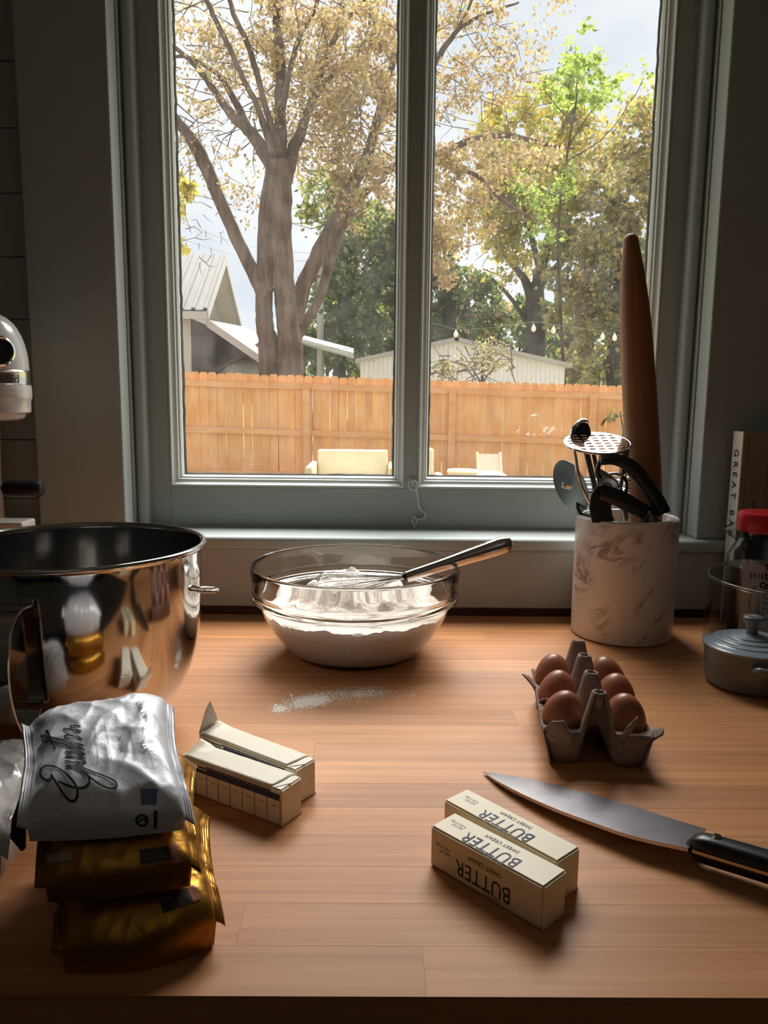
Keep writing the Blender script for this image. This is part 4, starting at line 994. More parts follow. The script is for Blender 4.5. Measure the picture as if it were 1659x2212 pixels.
def flap(pts, name='torn_flap', sd_=1):
    b = BM(); P = [Vector(p) for p in pts]; c = sum(P, Vector())/len(P) + Vector((0, -.002, .002))
    vc = b.verts.new(c); vv = [b.verts.new(p + Vector((.0012*noise.noise(p*300), .0012*noise.noise(p*310+Vector((3, 1, 2))), .0012*noise.noise(p*290)))) for p in P]
    for k in range(len(vv)): b.faces.new((vc, vv[k], vv[(k+1) % len(vv)]))
    bmesh.ops.subdivide_edges(b, edges=b.edges[:], cuts=2, use_grid_fill=True, fractal=.0)
    for v in b.verts: v.co += Vector((noise.noise(v.co*420), noise.noise(v.co*400+Vector((5, 5, 5))), noise.noise(v.co*380)))*.0011
    obj(name, b, pulp, t, smooth=50, solid=.0016)
f_ = -.0318
flap([(-.050, f_+.004, .034), (-.043, f_-.004, .045), (-.033, f_-.006, .047), (-.025, f_-.007, .036), (-.022, f_-.006, .026), (-.032, f_-.003, .022), (-.046, f_, .026)])
flap([(-.0505, .072, .034), (-.060, .077, .044), (-.0655, .082, .048), (-.056, .086, .043), (-.0505, .090, .034)])
flap([(.0495, f_+.002, .030), (.058, f_-.002, .038), (.060, f_+.006, .041), (.054, f_+.016, .036), (.050, f_+.018, .032)])
flap([(.021, f_-.001, .036), (.026, f_-.004, .046), (.0335, f_-.005, .056), (.0345, f_-.004, .051), (.029, f_-.003, .041), (.026, f_-.001, .032), (.020, f_-.0005, .028)])
flap([(-.050, .040, .034), (-.046, .030, .041), (-.040, .026, .043), (-.037, .030, .038), (-.045, .044, .033)])
egg_prof = []
for k in range(25):
    a = PI*k/24; zz = -math.cos(a); r_ = math.sin(a)*(1 - .10*zz)
    egg_prof.append((max(0, r_)*.0208 if 0 < k < 24 else 0, zz*.0288))
eb = BM(); lathe(eb, egg_prof, 36); bmesh.ops.recalc_face_normals(eb, faces=eb.faces)
eme = bpy.data.meshes.new('egg'); eb.to_mesh(eme); eb.free(); eme.materials.append(egg_m); eme.polygons.foreach_set('use_smooth', [True]*len(eme.polygons))
re_ = random.Random(2); rowname = ('front', 'middle', 'back')
Rz = Matrix.Rotation(erz, 3, 'Z')
egg_tint = {(-1, 0): (.36, .115, .06)}
for k in range(3):
    for s in (-1, 1):
        o = bpy.data.objects.new('egg', eme); COL.objects.link(o)
        o.location = EC + Rz @ Vector((s*(CO+.0005), k*SP, .0350)); o.rotation_euler = (re_.uniform(-.12, .12) + (.1 if k == 0 else 0), re_.uniform(-.1, .1) + s*.06, re_.uniform(0, 6))
        tag(o, 'brown egg in the %s row of the carton, %s column' % (rowname[k], 'left' if s < 0 else 'right'), 'egg', 'brown eggs in the carton')

# --- butter sticks
def butter_root(A, B, label, group, w, h):
    A, B = Vector((A.x, A.y, 0)), Vector((B.x, B.y, 0)); d = B-A
    t = thing('butter_stick', label, 'butter', A, math.atan2(d.y, d.x), group); return t, d.length
def folded_end(t, L, w, h, m):
    """wrapper folds on the right end: two triangles lapping over a flat end"""
    b = BM(); prism(b, [(0.0005, 0.0005), (w-.0005, .0005), (w*.5, h*.52)], (0, 1, 0), (0, 0, 1), (L-.0002, 0, 0), (.0007, 0, 0)); obj('wrapper_fold', b, m, t)
    b = BM(); prism(b, [(.0004, h*.97), (.0004, .03*h), (w*.56, h*.5)], (0, 1, 0), (0, 0, 1), (L-.0001, 0, 0), (.0005, 0, 0)); obj('wrapper_fold', b, m, t)
def block(t, L, w, h, m, seed):
    b = BM(); box2(b, (0, 0, 0.0002), (L, w, h)); bmesh.ops.bevel(b, geom=b.edges[:], offset=.0013, segments=3, affect='EDGES')
    bmesh.ops.subdivide_edges(b, edges=[e for e in b.edges if e.calc_length() > .02], cuts=10, use_grid_fill=True)
    for v in b.verts:
        n_ = noise.fractal((v.co.x*45+seed, v.co.y*45, v.co.z*45), 1, 2, 3)*.00015
        if v.co.z > .001: v.co += Vector((0, n_*.6 if v.co.y < .001 or v.co.y > w-.001 else 0, n_ if v.co.z > h-.001 else 0))
    return obj('butter_block', b, m, t, smooth=50)
BW, BH = .0270, .0315
def printed(label, A, B, seed, side=True, group='wrapped butter sticks printed in blue'):
    t, L = butter_root(A, B, label, group, BW, BH); root = t; t = block(t, L, BW, BH, butter_m, seed); folded_end(root, L, BW, BH, butter_m)
    e = .0003
    def top(x0, v0): return lambda u, v: Vector((x0-u*.9, v0-v*1.12, BH+e))
    def front(x0, z0): return lambda u, v: Vector((x0-u*.9, -e, z0-v*1.12))
    faces = [top] + ([front] if side else [])
    for fc in faces:
        # in the stick's own reading direction: from its right end to the left
        c = BW*.60 if fc is top else BH*.62
        col = navy if fc is top else ink
        lettering('lettering', 'BUTTER', col, t, fc(L*.745, c-.0030), size=.0148, spacing=1.03)
        lettering('lettering', 'SALTED', mat('faded_ink', (.16, .15, .22), .6), t, fc(L*.66, c-.0140), size=.0046, spacing=1.1)
        lettering('lettering', 'SWEET CREAM', col, t, fc(L*.66, c+.0048), size=.0046, spacing=1.08)
        lettering('lettering', 'NET WT.\n4 OZ (113g)', col, t, fc(L*.20, c-.002), size=.0030)
    return t
printed('butter stick printed BUTTER on two sides, nearest the camera, beside the knife', Pz(928.5, 1868, 0), Pz(1170.6, 2012.5, 0), 1.0)
printed('butter stick printed BUTTER lying behind its twin, next to the knife blade', Pz(958.7, 1727, BH), Pz(1204, 1861, BH), 6.0)
def plain(label, A, B, w, seed, open_flap):
    t, L = butter_root(A, B, label, 'butter sticks with tablespoon marks', w, BH); h = BH
    bt = block(t, L, w, h, wrap_white, seed); folded_end(t, L, w, h, wrap_white); e = .0004
    b = BM(); box2(b, (.006, -e, h*.70), (L*.985, -e+.0003, h*.80)); box2(b, (L*.28, -e, h*.80), (L*.985, -e+.0003, h*.87)); obj('printed_band', b, navy, bt)
    b = BM()
    for k in range(8):
        xx = L*(.06 + .118*(k+.5)); box2(b, (xx+.0047, -e, .0004), (xx+.0051, -e+.0003, h*.69))
    obj('tablespoon_marks', b, mat('mark_ink', (.20, .13, .08), .6), bt)
    for k in range(8):
        x0 = L*(.06 + .118*(k+.5)) + .0040
        lettering('lettering', '1 TBSP', mat('mark_ink', (.12, .10, .09), .6), bt, lambda u, v, x0=x0: Vector((x0-u, -e, h*.56-v)), size=.0026)
    rr = random.Random(int(seed)); b = BM(); x = .006
    while x < L*.9:
        ln = rr.uniform(.0008, .0024); z0 = h*(.885 if x > L*.26 else .84); box2(b, (x, -e, z0), (x+ln, -e+.0003, z0+.0012)); x += ln+.0006
    obj('small_print', b, navy, bt)
    # lapped paper flap along the top, standing a little proud at the left end
    b = BM(); g = []
    for i in range(25):
        f = i/24; row = []
        for j in range(9):
            q = j/8; x = L*(.045 + .875*f) - (.006*q if f < .04 else 0) + (.004*(q-.5) if f > .97 else 0)
            y = w*(.03 + .95*q); lift = .0008 + (.0042*max(0, 1-f*9)*max(0, q-.15)*(1.2 if not open_flap else .6)) + .0004*noise.noise((f*9, q*5, seed))
            row.append(b.verts.new((x, y, h + lift)))
        g.append(row)
    for i in range(24):
        for j in range(8): b.faces.new((g[i][j], g[i+1][j], g[i+1][j+1], g[i][j+1]))
    obj('wrapper_flap', b, wrap_white, t, smooth=60, solid=.0004)
    b = BM(); prism(b, [(L*.93, w*.04), (L-.0005, w*.5), (L*.93, w*.96)], (1, 0, 0), (0, 1, 0), (0, 0, h-.0001), (0, 0, .0006)); obj('wrapper_fold', b, wrap_white, t)
    if open_flap:
        b = BM(); P = [(0, .0006, h-.001), (.0006, w*.60, h-.001), (-.0005, w*.92, h+.006), (-.001, w*.62, h+.0255), (-.0005, w*.40, h+.020)]
        b.faces.new([b.verts.new(p) for p in P]); obj('open_fold', b, mat('wax_paper_thin', (.70, .66, .58), .4), t, solid=.0005)
    return t
plain('butter stick with navy band and tablespoon marks facing the camera, beside the silver bag', Pz(388.4, 1631, BH), Pz(607.7, 1708, BH), .0268, 3.0, False)
plain('butter stick with wrapper end folded up, behind the tablespoon-marked one', Pz(428.4, 1583, BH), Pz(638.4, 1664, BH), .0262, 8.0, True)

# --- chef's knife lying on its side
KT = Pz(1043, 1667, .002); t = thing('chef_knife', 'chef knife with long steel blade and black riveted handle', 'knife', KT); KO = Vector(KT)
spine = smooth_path([tuple(Pz(*p, z_)) for p, z_ in (((1043, 1667), .002), ((1077, 1691), .004), ((1125, 1717), .006), ((1197, 1749), .0085), ((1269, 1776), .0105), ((1366, 1809), .0125), ((1486, 1836), .0150))], 8)
edge = smooth_path([tuple(Pz(*p, z_)) for p, z_ in (((1043, 1667), .002), ((1095, 1674), .0026), ((1149, 1683), .0032), ((1245, 1707), .0045), ((1342, 1733), .006), ((1438, 1764), .0075), ((1527, 1791), .009))], 8)
b = BM(); rows = []
for k, (s_, e_) in enumerate(zip(spine, edge)):
    s_, e_ = Vector(s_)-KO, Vector(e_)-KO; th = .0004 + .0011*min(1, k/12)
    mdl = s_*.62 + e_*.38
    rows.append([b.verts.new(p) for p in (s_ + Vector((0, 0, th)), mdl + Vector((0, 0, th*.85)), e_ + Vector((0, 0, .00008)), e_ - Vector((0, 0, .00008)), mdl - Vector((0, 0, th*.85)), s_ - Vector((0, 0, th)))])
for p, q in zip(rows[:-1], rows[1:]):
    for k in range(6): j = (k+1) % 6; b.faces.new((p[k], p[j], q[j], q[k]))
b.faces.new(rows[-1]); b.faces.new(list(reversed(rows[0])))
obj('blade', b, mat('blade_steel', (.58, .56, .60), .27, 1.0, var=((.48, .46, .50), (30, 30, 30), .35, .65), bump=((400, 60, 60), .06, .0004)), t, smooth=25)
hd0 = Vector(spine[-1]); hdir = (Pz(1659, 1889, .0165) - hd0); hdir.normalize(); hs_ = Vector((-hdir.y, hdir.x, 0)).normalized()
if hs_.y < 0: hs_ = -hs_
HL = .125
b = BM(); box2(b, (.003, 0, -.0012), (HL, .017, .0012))
Mk = Matrix((hdir, hs_, hdir.cross(hs_))).transposed()
def ktx(p): return Mk @ Vector(p) + hd0 - KO
for v in b.verts: v.co = ktx(v.co)
obj('tang', b, mat('tang_steel', (.55, .42, .30), .3, 1.0), t)
for sgn in (1, -1):
    b = BM(); n = 22; rows = []
    for i in range(n+1):
        f = i/n; x = -.003 + (HL+.002)*f; r_ = min(1, math.sqrt(max(0, 1-(1-min(1, f*8))**2)) + .0)
        hgt = (.0085*r_ + .0005); y0 = .0009 + .006*(1-r_); y1 = .0175 + .0018*math.sin(f*PI*1.3)*1 - .007*(1-r_)
        row = []
        for k in range(9):
            a = PI*k/8; c_, s2 = math.cos(a), math.sin(a); yy = (y0+y1)/2 - (y1-y0)/2*math.copysign(abs(c_)**.6, c_); zz = .0013 + hgt*abs(s2)**.5
            row.append(b.verts.new(ktx((x, yy, sgn*zz))))
        rows.append(row)
    for p, q in zip(rows[:-1], rows[1:]):
        for k in range(8): b.faces.new((p[k], p[k+1], q[k+1], q[k]))
        b.faces.new((p[8], p[0], q[0], q[8]))
    b.faces.new(rows[0]); b.faces.new(list(reversed(rows[-1]))); ks = obj('handle_scale', b, mat('knife_handle', (.016, .016, .018), .34), t, smooth=60)
    if sgn > 0: top_scale = ks
for xx in (.017, .055, .095):
    b = BM(); lathe(b, [(0, .0116), (.0032, .0113), (.0036, .0098), (0, .0098)], 20); 
    for v in b.verts: v.co = ktx((xx + v.co.x, .0118 + v.co.y, v.co.z))
    obj('rivet', b, chrome, top_scale, smooth=40)

# --- bags of baking chips
def bag(name, label, fl, fr, br, bl, T, m, seed, group=None, wr=.45, ear=.004, pw=5.0, nx=70, ny=60, floor=.0006, cat='bag', bulge=.004, seal=.0008):
    P4 = [Vector(p) for p in (fl, fr, br, bl)]; base = sum(P4, Vector())/4; base.z = min(p.z for p in P4) - T
    base.z = max(0, base.z)
    t = thing(name, label, cat, base, 0, group); b = BM()
    def pf(s): return max(0.0, 1-abs(2*s-1)**pw)**.5
    def surf(u, v, sgn):
        p = (P4[0]*(1-u)+P4[1]*u)*(1-v) + (P4[3]*(1-u)+P4[2]*u)*v
        c = P4[1]-P4[0]; c2 = P4[3]-P4[0]
        # waist between the corners
        p = p + c.normalized()*(-(2*u-1)*ear*math.sin(PI*v)) + c2.normalized()*((2*v-1)*bulge*math.sin(PI*u))
        k = pf(.04 + .92*u)*pf(.02+.96*v); rel = Vector((p.x, p.y, 0))
        n1 = noise.fractal((p.x*28+seed, p.y*28, sgn*3.1), 1.0, 2.0, 4)
        rdg = 1-abs(noise.noise((p.x*34+seed*2, p.y*46, sgn))); rdg2 = 1-abs(noise.noise((p.x*75, p.y*38+seed, 3+sgn)))
        z = T*k*(1.0 if sgn > 0 else .8) + wr*(.0028*n1 + .0042*(rdg**3-.5) + .0022*(rdg2**4-.3))*min(1, k*1.4 + .25)
        q = p + Vector((wr*.0012*noise.noise((p.y*60, p.z*60, seed)), wr*.0012*noise.noise((p.x*60, seed, p.z*60)), sgn*max(.0004, z)))
        q.z = max(q.z, floor); return q - base
    top = [[b.verts.new(surf(i/nx, j/ny, 1)) for j in range(ny+1)] for i in range(nx+1)]
    bot = [[(top[i][j] if i in (0, nx) or j in (0, ny) else b.verts.new(surf(i/nx, j/ny, -1))) for j in range(ny+1)] for i in range(nx+1)]
    for i in range(nx):
        for j in range(ny):
            b.faces.new((top[i][j], top[i+1][j], top[i+1][j+1], top[i][j+1]))
            try: b.faces.new((bot[i][j], bot[i][j+1], bot[i+1][j+1], bot[i+1][j]))
            except ValueError: pass
    o = obj('pouch', b, m, t, smooth=80)
    # crimped seals at both ends (left and right)
    for u0, s in ((0.0, -1), (1.0, 1)):
        bb = BM(); rows = []
        for j in range(ny+1):
            v = j/ny; p = surf(u0, v, 1); p2 = surf(.02 if u0 == 0 else .98, v, 1)
            dr_ = (P4[1]-P4[0]).normalized()*s; row = []
            for k in range(9):
                rg = .0003*(1 if k % 2 else -1); row.append(bb.verts.new(Vector((p.x, p.y, p.z)) + dr_*seal*k - dr_*.001 + Vector((0, 0, rg + .001*noise.noise((v*7, seed, k*.2)) - (.0006*k if s > 0 else -.0003*k)))))
            rows.append(row)
        for p, q in zip(rows[:-1], rows[1:]):
            for k in range(8): bb.faces.new((p[k], p[k+1], q[k+1], q[k]))
        obj('crimped_seal', bb, m, t, smooth=30, solid=.0005)
    return t, o, base
silver = mat('silver_foil', (.74, .74, .79), .48, .35, bump=((70, 70, 70), .35, .003))
gold = mat('gold_foil', (.38, .18, .02), .34, .8, bump=((90, 90, 90), .35, .002))
G2 = bag('chip_bag', 'lowest gold foil bag of the stack, flat on the worktop', (-.185, .414, .006), (-.098, .437, .012), (-.130, .545, .020), (-.230, .525, .020), .0300, gold, 2.3, 'foil bags stacked beside the mixing bowl', bulge=.010)
G1 = bag('chip_bag', 'gold foil bag in the middle of the stack, under the silver bag', (-.194, .417, .047), (-.111, .434, .050), (-.140, .550, .060), (-.240, .520, .062), .0280, gold, 5.7, 'foil bags stacked beside the mixing bowl', floor=.044)
G0 = bag('chip_bag', 'silver foil bag with black script lettering on top of the stack', (-.207, .427, .078), (-.116, .440, .078), (-.158, .5560, .104), (-.243, .512, .102), .0300, silver, 9.1, 'foil bags stacked beside the mixing bowl', floor=.0775)
bpy.context.view_layer.update()
def bvh_of(o):
    return BVHTree.FromPolygons([o.matrix_world @ v.co for v in o.data.vertices], [p.vertices[:] for p in o.data.polygons])
def hit(bv, px, py, off=.00035):
    d = ray(px, py).normalized(); loc, n, i, ds = bv.ray_cast(CAM, d, 5)
    if loc is None: return None
    if n.dot(d) > 0: n = -n
    return loc + n*off
def stroke(bm, bv, pts, w, base, k=6, off=.0005):
    """flat inked line on the carrier, w in px, tapered by a third value if given"""
    sp = smooth_path([(p[0], p[1], p[2] if len(p) > 2 else 1.0) for p in pts], k); rows = []
    for i, (x, y, f) in enumerate(sp):
        a, c = sp[max(i-1, 0)], sp[min(i+1, len(sp)-1)]; dx, dy = c[0]-a[0], c[1]-a[1]; l = math.hypot(dx, dy) or 1
        nx_, ny_ = -dy/l*w*f*.5, dx/l*w*f*.5
        A, B_ = hit(bv, x+nx_, y+ny_, off), hit(bv, x-nx_, y-ny_, off)
        if A is None or B_ is None: rows.append(None)
        else: rows.append((bm.verts.new(A-base), bm.verts.new(B_-base)))
    for p, q in zip(rows[:-1], rows[1:]):
        if p and q: bm.faces.new((p[0], p[1], q[1], q[0]))
def patch(bm, bv, quad, base, nx=10, ny=6, off=.0004):
    (a, b_, c, d) = quad; g = []
    for i in range(nx+1):
        u = i/nx; row = []
        for j in range(ny+1):
            v = j/ny; x = (a[0]*(1-u)+b_[0]*u)*(1-v) + (d[0]*(1-u)+c[0]*u)*v; y = (a[1]*(1-u)+b_[1]*u)*(1-v) + (d[1]*(1-u)+c[1]*u)*v
            h = hit(bv, x, y, off); row.append(bm.verts.new(h-base) if h is not None else None)
        g.append(row)
    for i in range(nx):
        for j in range(ny):
            f = (g[i][j], g[i+1][j], g[i+1][j+1], g[i][j+1])
            if all(f): bm.faces.new(f)
def cpx(p, *r): return (p[0]*.2532, 1480 + p[1]*.2532) + tuple(p[2:])
bv = bvh_of(G0[1]); bs = G0[2]
b = BM()
for w_, pts in (
  (4.6, [(445, 762, .7), (425, 812, 1.3), (378, 806, 1.3), (350, 768), (352, 722, .7), (400, 692, .7), (470, 700, .7), (540, 738, .8), (602, 795), (646, 862, 1.2), (662, 932, 1.4), (640, 984, 1.5), (596, 984, 1.3), (545, 932), (492, 852), (436, 768, 1.2)]),
  (5.2, [(500, 822, .6), (560, 852), (660, 882, 1.2), (728, 872, 1.2), (764, 832), (748, 772), (700, 722, .8), (640, 692, .7), (572, 690, .6)]),
  (3.6, [(560, 694, .8), (640, 712), (700, 742), (760, 782), (840, 842), (910, 876), (968, 884), (998, 862), (984, 826), (910, 786), (820, 752), (740, 722), (690, 690), (655, 656)]),
  (2.9, [(556, 650), (640, 660), (736, 664, 1.1), (650, 632, .5), (560, 606), (640, 616), (734, 632, 1.1)]),
  (2.9, [(734, 632), (640, 596, .5), (560, 568), (640, 580), (728, 596, 1.1), (650, 552, .5), (560, 524, .5)]),
  (2.9, [(728, 596), (600, 540, .5), (430, 496, .6), (368, 480), (376, 466), (480, 490), (610, 526), (722, 556, 1.1)]),
  (2.9, [(722, 556), (600, 505, .5), (430, 460, .6), (362, 446), (372, 434), (480, 458), (610, 492), (714, 520, 1.1)]),
  (5.5, [(398, 386, 1.4), (432, 458, .8), (472, 546, .5)]),
  (2.8, [(714, 520), (650, 486, .6), (570, 462), (552, 438), (584, 428), (650, 446), (706, 470, 1.1), (640, 440, .6), (575, 420, .8)]),
  (2.8, [(706, 470), (640, 420, .6), (560, 398, .7), (548, 376), (600, 380), (692, 398, 1.1), (640, 372, .6), (600, 352, .8), (690, 350)]),
  (5.0, [(466, 540, 1.2), (474, 548, 1.2)])):
    stroke(b, bv, [cpx(p) for p in pts], w_, bs)
obj('script_lettering', b, ink, G0[1])
b = BM(); grey_ink = mat('grey_ink', (.20, .20, .23), .6)
for pts in (((893, 330), (925, 500), (962, 690)), ((1222, 350), (1218, 420)), ((1270, 570), (1308, 690))): stroke(b, bv, [cpx(p) for p in pts], .7, bs)
obj('printed_rule', b, grey_ink, G0[1])
def bag_text(body, o_, ux_, vy_, size, m, name='lettering', bvx=None, T_=None, base=None, spacing=1.0, shear=0):
    bvx, T_, base = bvx or bv, T_ or G0[1], base or bs
    me = text_mesh(body, size, 'LEFT', spacing, shear); ok = True
    for v in me.vertices:
        x = o_[0] + ux_[0]*v.co.x + vy_[0]*v.co.y; y = o_[1] + ux_[1]*v.co.x + vy_[1]*v.co.y
        h = hit(bvx, x, y, .0005)
        v.co = (h-base) if h is not None else Vector((0, 0, .01))
    obj(name, me, m, T_)
def along(p, q):     # unit step of the baseline, px
    dx, dy = (q[0]-p[0])*.2532, (q[1]-p[1])*.2532; l = math.hypot(dx, dy); return (dx/l, dy/l)
for body, p, q, size in (('MILK', (1070, 560), (1040, 440), 14), ('CHOCOLATE CHIPS', (1165, 640), (1120, 380), 6.5), ('ARTISAN CHOCOLATE', (850, 670), (812, 345), 6.5), ('31%', (1270, 555), (1225, 470), 13), ('NET WT', (1270, 300), (1215, 190), 11)):
    d_ = along(p, q); bag_text(body, cpx(p), d_, (d_[1], -d_[0]), size*1.15, grey_ink)
b = BM(); patch(b, bv, [cpx(p) for p in ((1197, 884), (1345, 884), (1335, 1022), (1205, 1022))], bs); obj('printed_panel', b, mat('panel_lilac', (.20, .21, .38), .5), G0[1])
b = BM(); patch(b, bv, [cpx(p) for p in ((1310, 1070), (1345, 1070), (1340, 1222), (1312, 1222))], bs); obj('printed_panel', b, ink, G0[1])
b = BM()
cc = [(1212 + 48*math.cos(a), 1152 + 42*math.sin(a)) for a in np.linspace(0, 2*PI, 17)]; stroke(b, bv, [cpx(p) for p in cc], 5, bs, 2); stroke(b, bv, [cpx(p) for p in ((1185, 1170), (1205, 1140), (1235, 1140), (1240, 1165))], 4, bs, 3); obj('printed_mark', b, ink, G0[1])
b = BM()
for k in range(5): stroke(b, bv, [cpx((285 + 5*k, 285 + k*14)), cpx((380, 292 + k*14))], 1.0, bs, 3)
obj('printed_lines', b, ink, G0[1])
# navy gusset hanging on the left of the silver bag
b = BM(); P = [Pz(64, 1690, .100), Pz(82, 1708, .098), Pz(55, 1745, .090), Pz(54, 1830, .080), Pz(46, 1838, .078), Pz(24, 1812, .078), Pz(28, 1772, .086), Pz(40, 1735, .092)]
b.faces.new([b.verts.new(p - bs) for p in P]); obj('navy_gusset', b, mat('navy_foil', (.012, .02, .06), .3, .5), G0[0], solid=.002)
bv1 = bvh_of(G1[1]); b1 = G1[2]; bv2 = bvh_of(G2[1]); b2 = G2[2]
dp = mat('dark_print', (.035, .02, .018), .4); rosy = mat('rose_foil', (.45, .18, .12), .35, .6); pale = mat('pale_print', (.34, .29, .22), .5)
b = BM(); patch(b, bv1, ((300, 1836), (362, 1828), (372, 1856), (304, 1868)), b1); obj('printed_panel', b, dp, G1[1])
b = BM(); patch(b, bv1, ((364, 1826), (380, 1822), (392, 1862), (376, 1866)), b1); obj('printed_panel', b, rosy, G1[1])
b = BM(); patch(b, bv1, ((62, 1850), (160, 1838), (156, 1858), (66, 1868)), b1); obj('printed_panel', b, pale, G1[1])
b = BM(); patch(b, bv2, ((342, 1936), (404, 1918), (416, 1948), (352, 1974)), b2); obj('printed_panel', b, dp, G2[1])
b = BM(); patch(b, bv2, ((404, 1918), (424, 1912), (434, 1942), (418, 1950)), b2); obj('printed_panel', b, rosy, G2[1])

# --- clear sugar bag left of the stack
SGB = bag('plastic_bag', 'clear plastic bag of white sugar with pink circles left of the foil bags', (-.345, .470, .035), (-.247, .470, .035), (-.262, .585, .040), (-.350, .590, .042), .034, mat('cloudy_plastic', (.66, .63, .62), .30, trans=.0, coat=.6, sub=.05), 14.2, wr=.9)
bv3 = bvh_of(SGB[1]); b3 = SGB[2]
b = BM()
for rr in (15, 9, 4): stroke(b, bv3, [(9 + rr*math.cos(a), 1612 + rr*.9*math.sin(a)) for a in np.linspace(0, 2*PI, 15)], 2.0, b3, 2)
obj('pink_circle', b, mat('pink_print', (.62, .18, .20), .5), SGB[1])
b = BM()
for cx_, cy_, rr in ((38, 1585, 11), (40, 1612, 13), (44, 1590, 6)): stroke(b, bv3, [(cx_ + rr*math.cos(a), cy_ + rr*1.1*math.sin(a)) for a in np.linspace(0, 2*PI, 15)], 1.5, b3, 2)
obj('printed_swirl', b, mat('swirl_print', (.75, .75, .78), .5), SGB[1])

# --- stand mixer, mostly cut off by the frame
white_en = mat('white_enamel', (.72, .69, .66), .22, coat=.4)
MC = Vector((-.520, 1.045, 0)); t = thing('stand_mixer', 'white stand mixer cut off by the frame behind the steel bowl', 'mixer', MC)
ang = math.radians(-48); fd = Vector((math.cos(ang), math.sin(ang), 0))       # the way the hub points
zt = lambda y_: Py(30, y_, 1.045).z
b = BM(); n = 40; rows = []
for r_, z_ in smooth_path([(.0500, zt(800)), (.0500, zt(792)), (.0492, zt(770)), (.0465, zt(745)), (.0420, zt(722)), (.0345, zt(700)), (.0240, zt(684)), (.012, zt(676)), (.0008, zt(674))], 4):
    row = []
    for k in range(n):
        a = 2*PI*k/n; v = Vector((math.cos(a), math.sin(a), 0))*r_; back = v.dot(fd)
        if back < 0: v += -fd*(-back)*3.6
        row.append(b.verts.new(v + Vector((0, 0, z_))))
    rows.append(row)
for p, q in zip(rows[:-1], rows[1:]):
    for k in range(n): j = (k+1) % n; b.faces.new((p[k], p[j], q[j], q[k]))
b.faces.new(rows[-1]); b.faces.new(list(reversed(rows[0]))); obj('head', b, white_en, t, smooth=60)
b = BM(); lathe(b, [(.0, zt(800)), (.0500, zt(800)), (.0512, zt(803)), (.0505, zt(806)), (.0505, zt(826)), (.0512, zt(829)), (.0505, zt(832)), (0, zt(832))], 64); tband = obj('trim_band', b, mat('band_steel', (.62, .58, .53), .22, 1.0), t, smooth=35)
b = BM(); lathe(b, [(0, zt(832)), (.0512, zt(832)), (.0520, zt(840)), (.0518, zt(858)), (.0510, zt(863)), (.0500, zt(866)), (.0495, zt(890)), (.0470, zt(893)), (.0430, zt(895)), (.0410, zt(903)), (.034, zt(908)), (0, zt(910))], 64); obj('planetary', b, white_en, t, smooth=35)
b = BM(); hq = Vector((0, 0, 1)).rotation_difference(fd); hc = fd*.0475 + Vector((0, 0, zt(762)))
lathe(b, [(0, .006), (.0145, .006), (.0150, .005), (.0150, -.004)], 40, hc, rot=hq); hcv = obj('hub_cover', b, black, t, smooth=40)
b = BM(); lathe(b, [(.0150, .004), (.0175, .0055), (.0195, .004), (.0205, -.006), (.0150, -.006)], 40, hc, rot=hq, closed=True); obj('hub_ring', b, chrome, hcv, smooth=40)
lettering('band_lettering', 'KitchenAid', mat('band_ink', (.10, .09, .085), .4), tband, lambda u, v: Vector((.0509*math.cos(-.80 + (u-.052)/.0509), .0509*math.sin(-.80 + (u-.052)/.0509), zt(828) + v)), size=.0165, spacing=1.02)
bkd = -fd
b = BM(); c = bkd*.135
lathe(b, [(.050, .02), (.048, .10), (.045, .22), (.050, zt(800)), (0, zt(800)+.001)], 32, c); obj('column', b, white_en, t, smooth=50)
b = BM(); lathe(b, [(0, 0), (.078, 0), (.080, .006), (.076, .024), (.060, .030), (0, .031)], 48, c*.75); obj('foot', b, white_en, t, smooth=40)
za = Py(40, 1120, 1.075).z
b = BM(); box2(b, (-.20, -.005, za-.016), (.035, .038, za)); obj('bowl_arm', b, white_en, t, bevel=.003)
k0, k1 = Py(8, 1055, 1.05)-MC, Py(93, 1055, 1.05)-MC
b = BM(); kx = k1.x-k0.x
q_ = Matrix.Rotation(PI/2, 3, 'Y')
lathe(b, [(0, 0), (.0085, .0005), (.0122, .007), (.0126, .010), (.0126, kx-.010), (.0118, kx-.005), (.0095, kx-.001), (0, kx)], 32, k0, rot=q_); obj('lift_knob', b, black, t, smooth=50)
b = BM(); tube(b, [k0 + Vector((-.06, .02, 0)), k0 + Vector((-.02, .003, 0)), k0 + Vector((.004, 0, 0))], .0032, 10); obj('lift_lever', b, chrome, t, smooth=True)

# --- right-hand cluster: cocotte, glass canister, yeast jar, small pitcher, cookbook
CC = Vector((.4570, .8990, 0)); t = thing('mini_cocotte', 'small blue-grey lidded cocotte in front of the glass canister', 'pot', CC)
stone = mat('blue_stoneware', (.30, .36, .42), .22, coat=.5); stone2 = mat('grey_stoneware', (.17, .185, .19), .28, coat=.4, var=((.14, .15, .155), 40, .3, .7))
b = BM(); lathe(b, [(0, 0), (.043, 0), (.047, .002), (.050, .007), (.0520, .022), (.0525, .0485), (.050, .0485), (.048, .01), (0, .008)], 72); obj('pot_body', b, stone2, t, smooth=50)
b = BM(); lathe(b, smooth_path([(.0500, .0475), (.0535, .0480), (.0548, .0495), (.0545, .0512), (.0490, .0532), (.0450, .0548), (.0438, .0562), (.0395, .0565), (.0355, .0578), (.0342, .0594), (.0300, .0598), (.0255, .0608), (.0242, .0624), (.0150, .0632), (.009, .0640), (0, .0642)], 3), 72); obj('lid', b, stone, t, smooth=60)
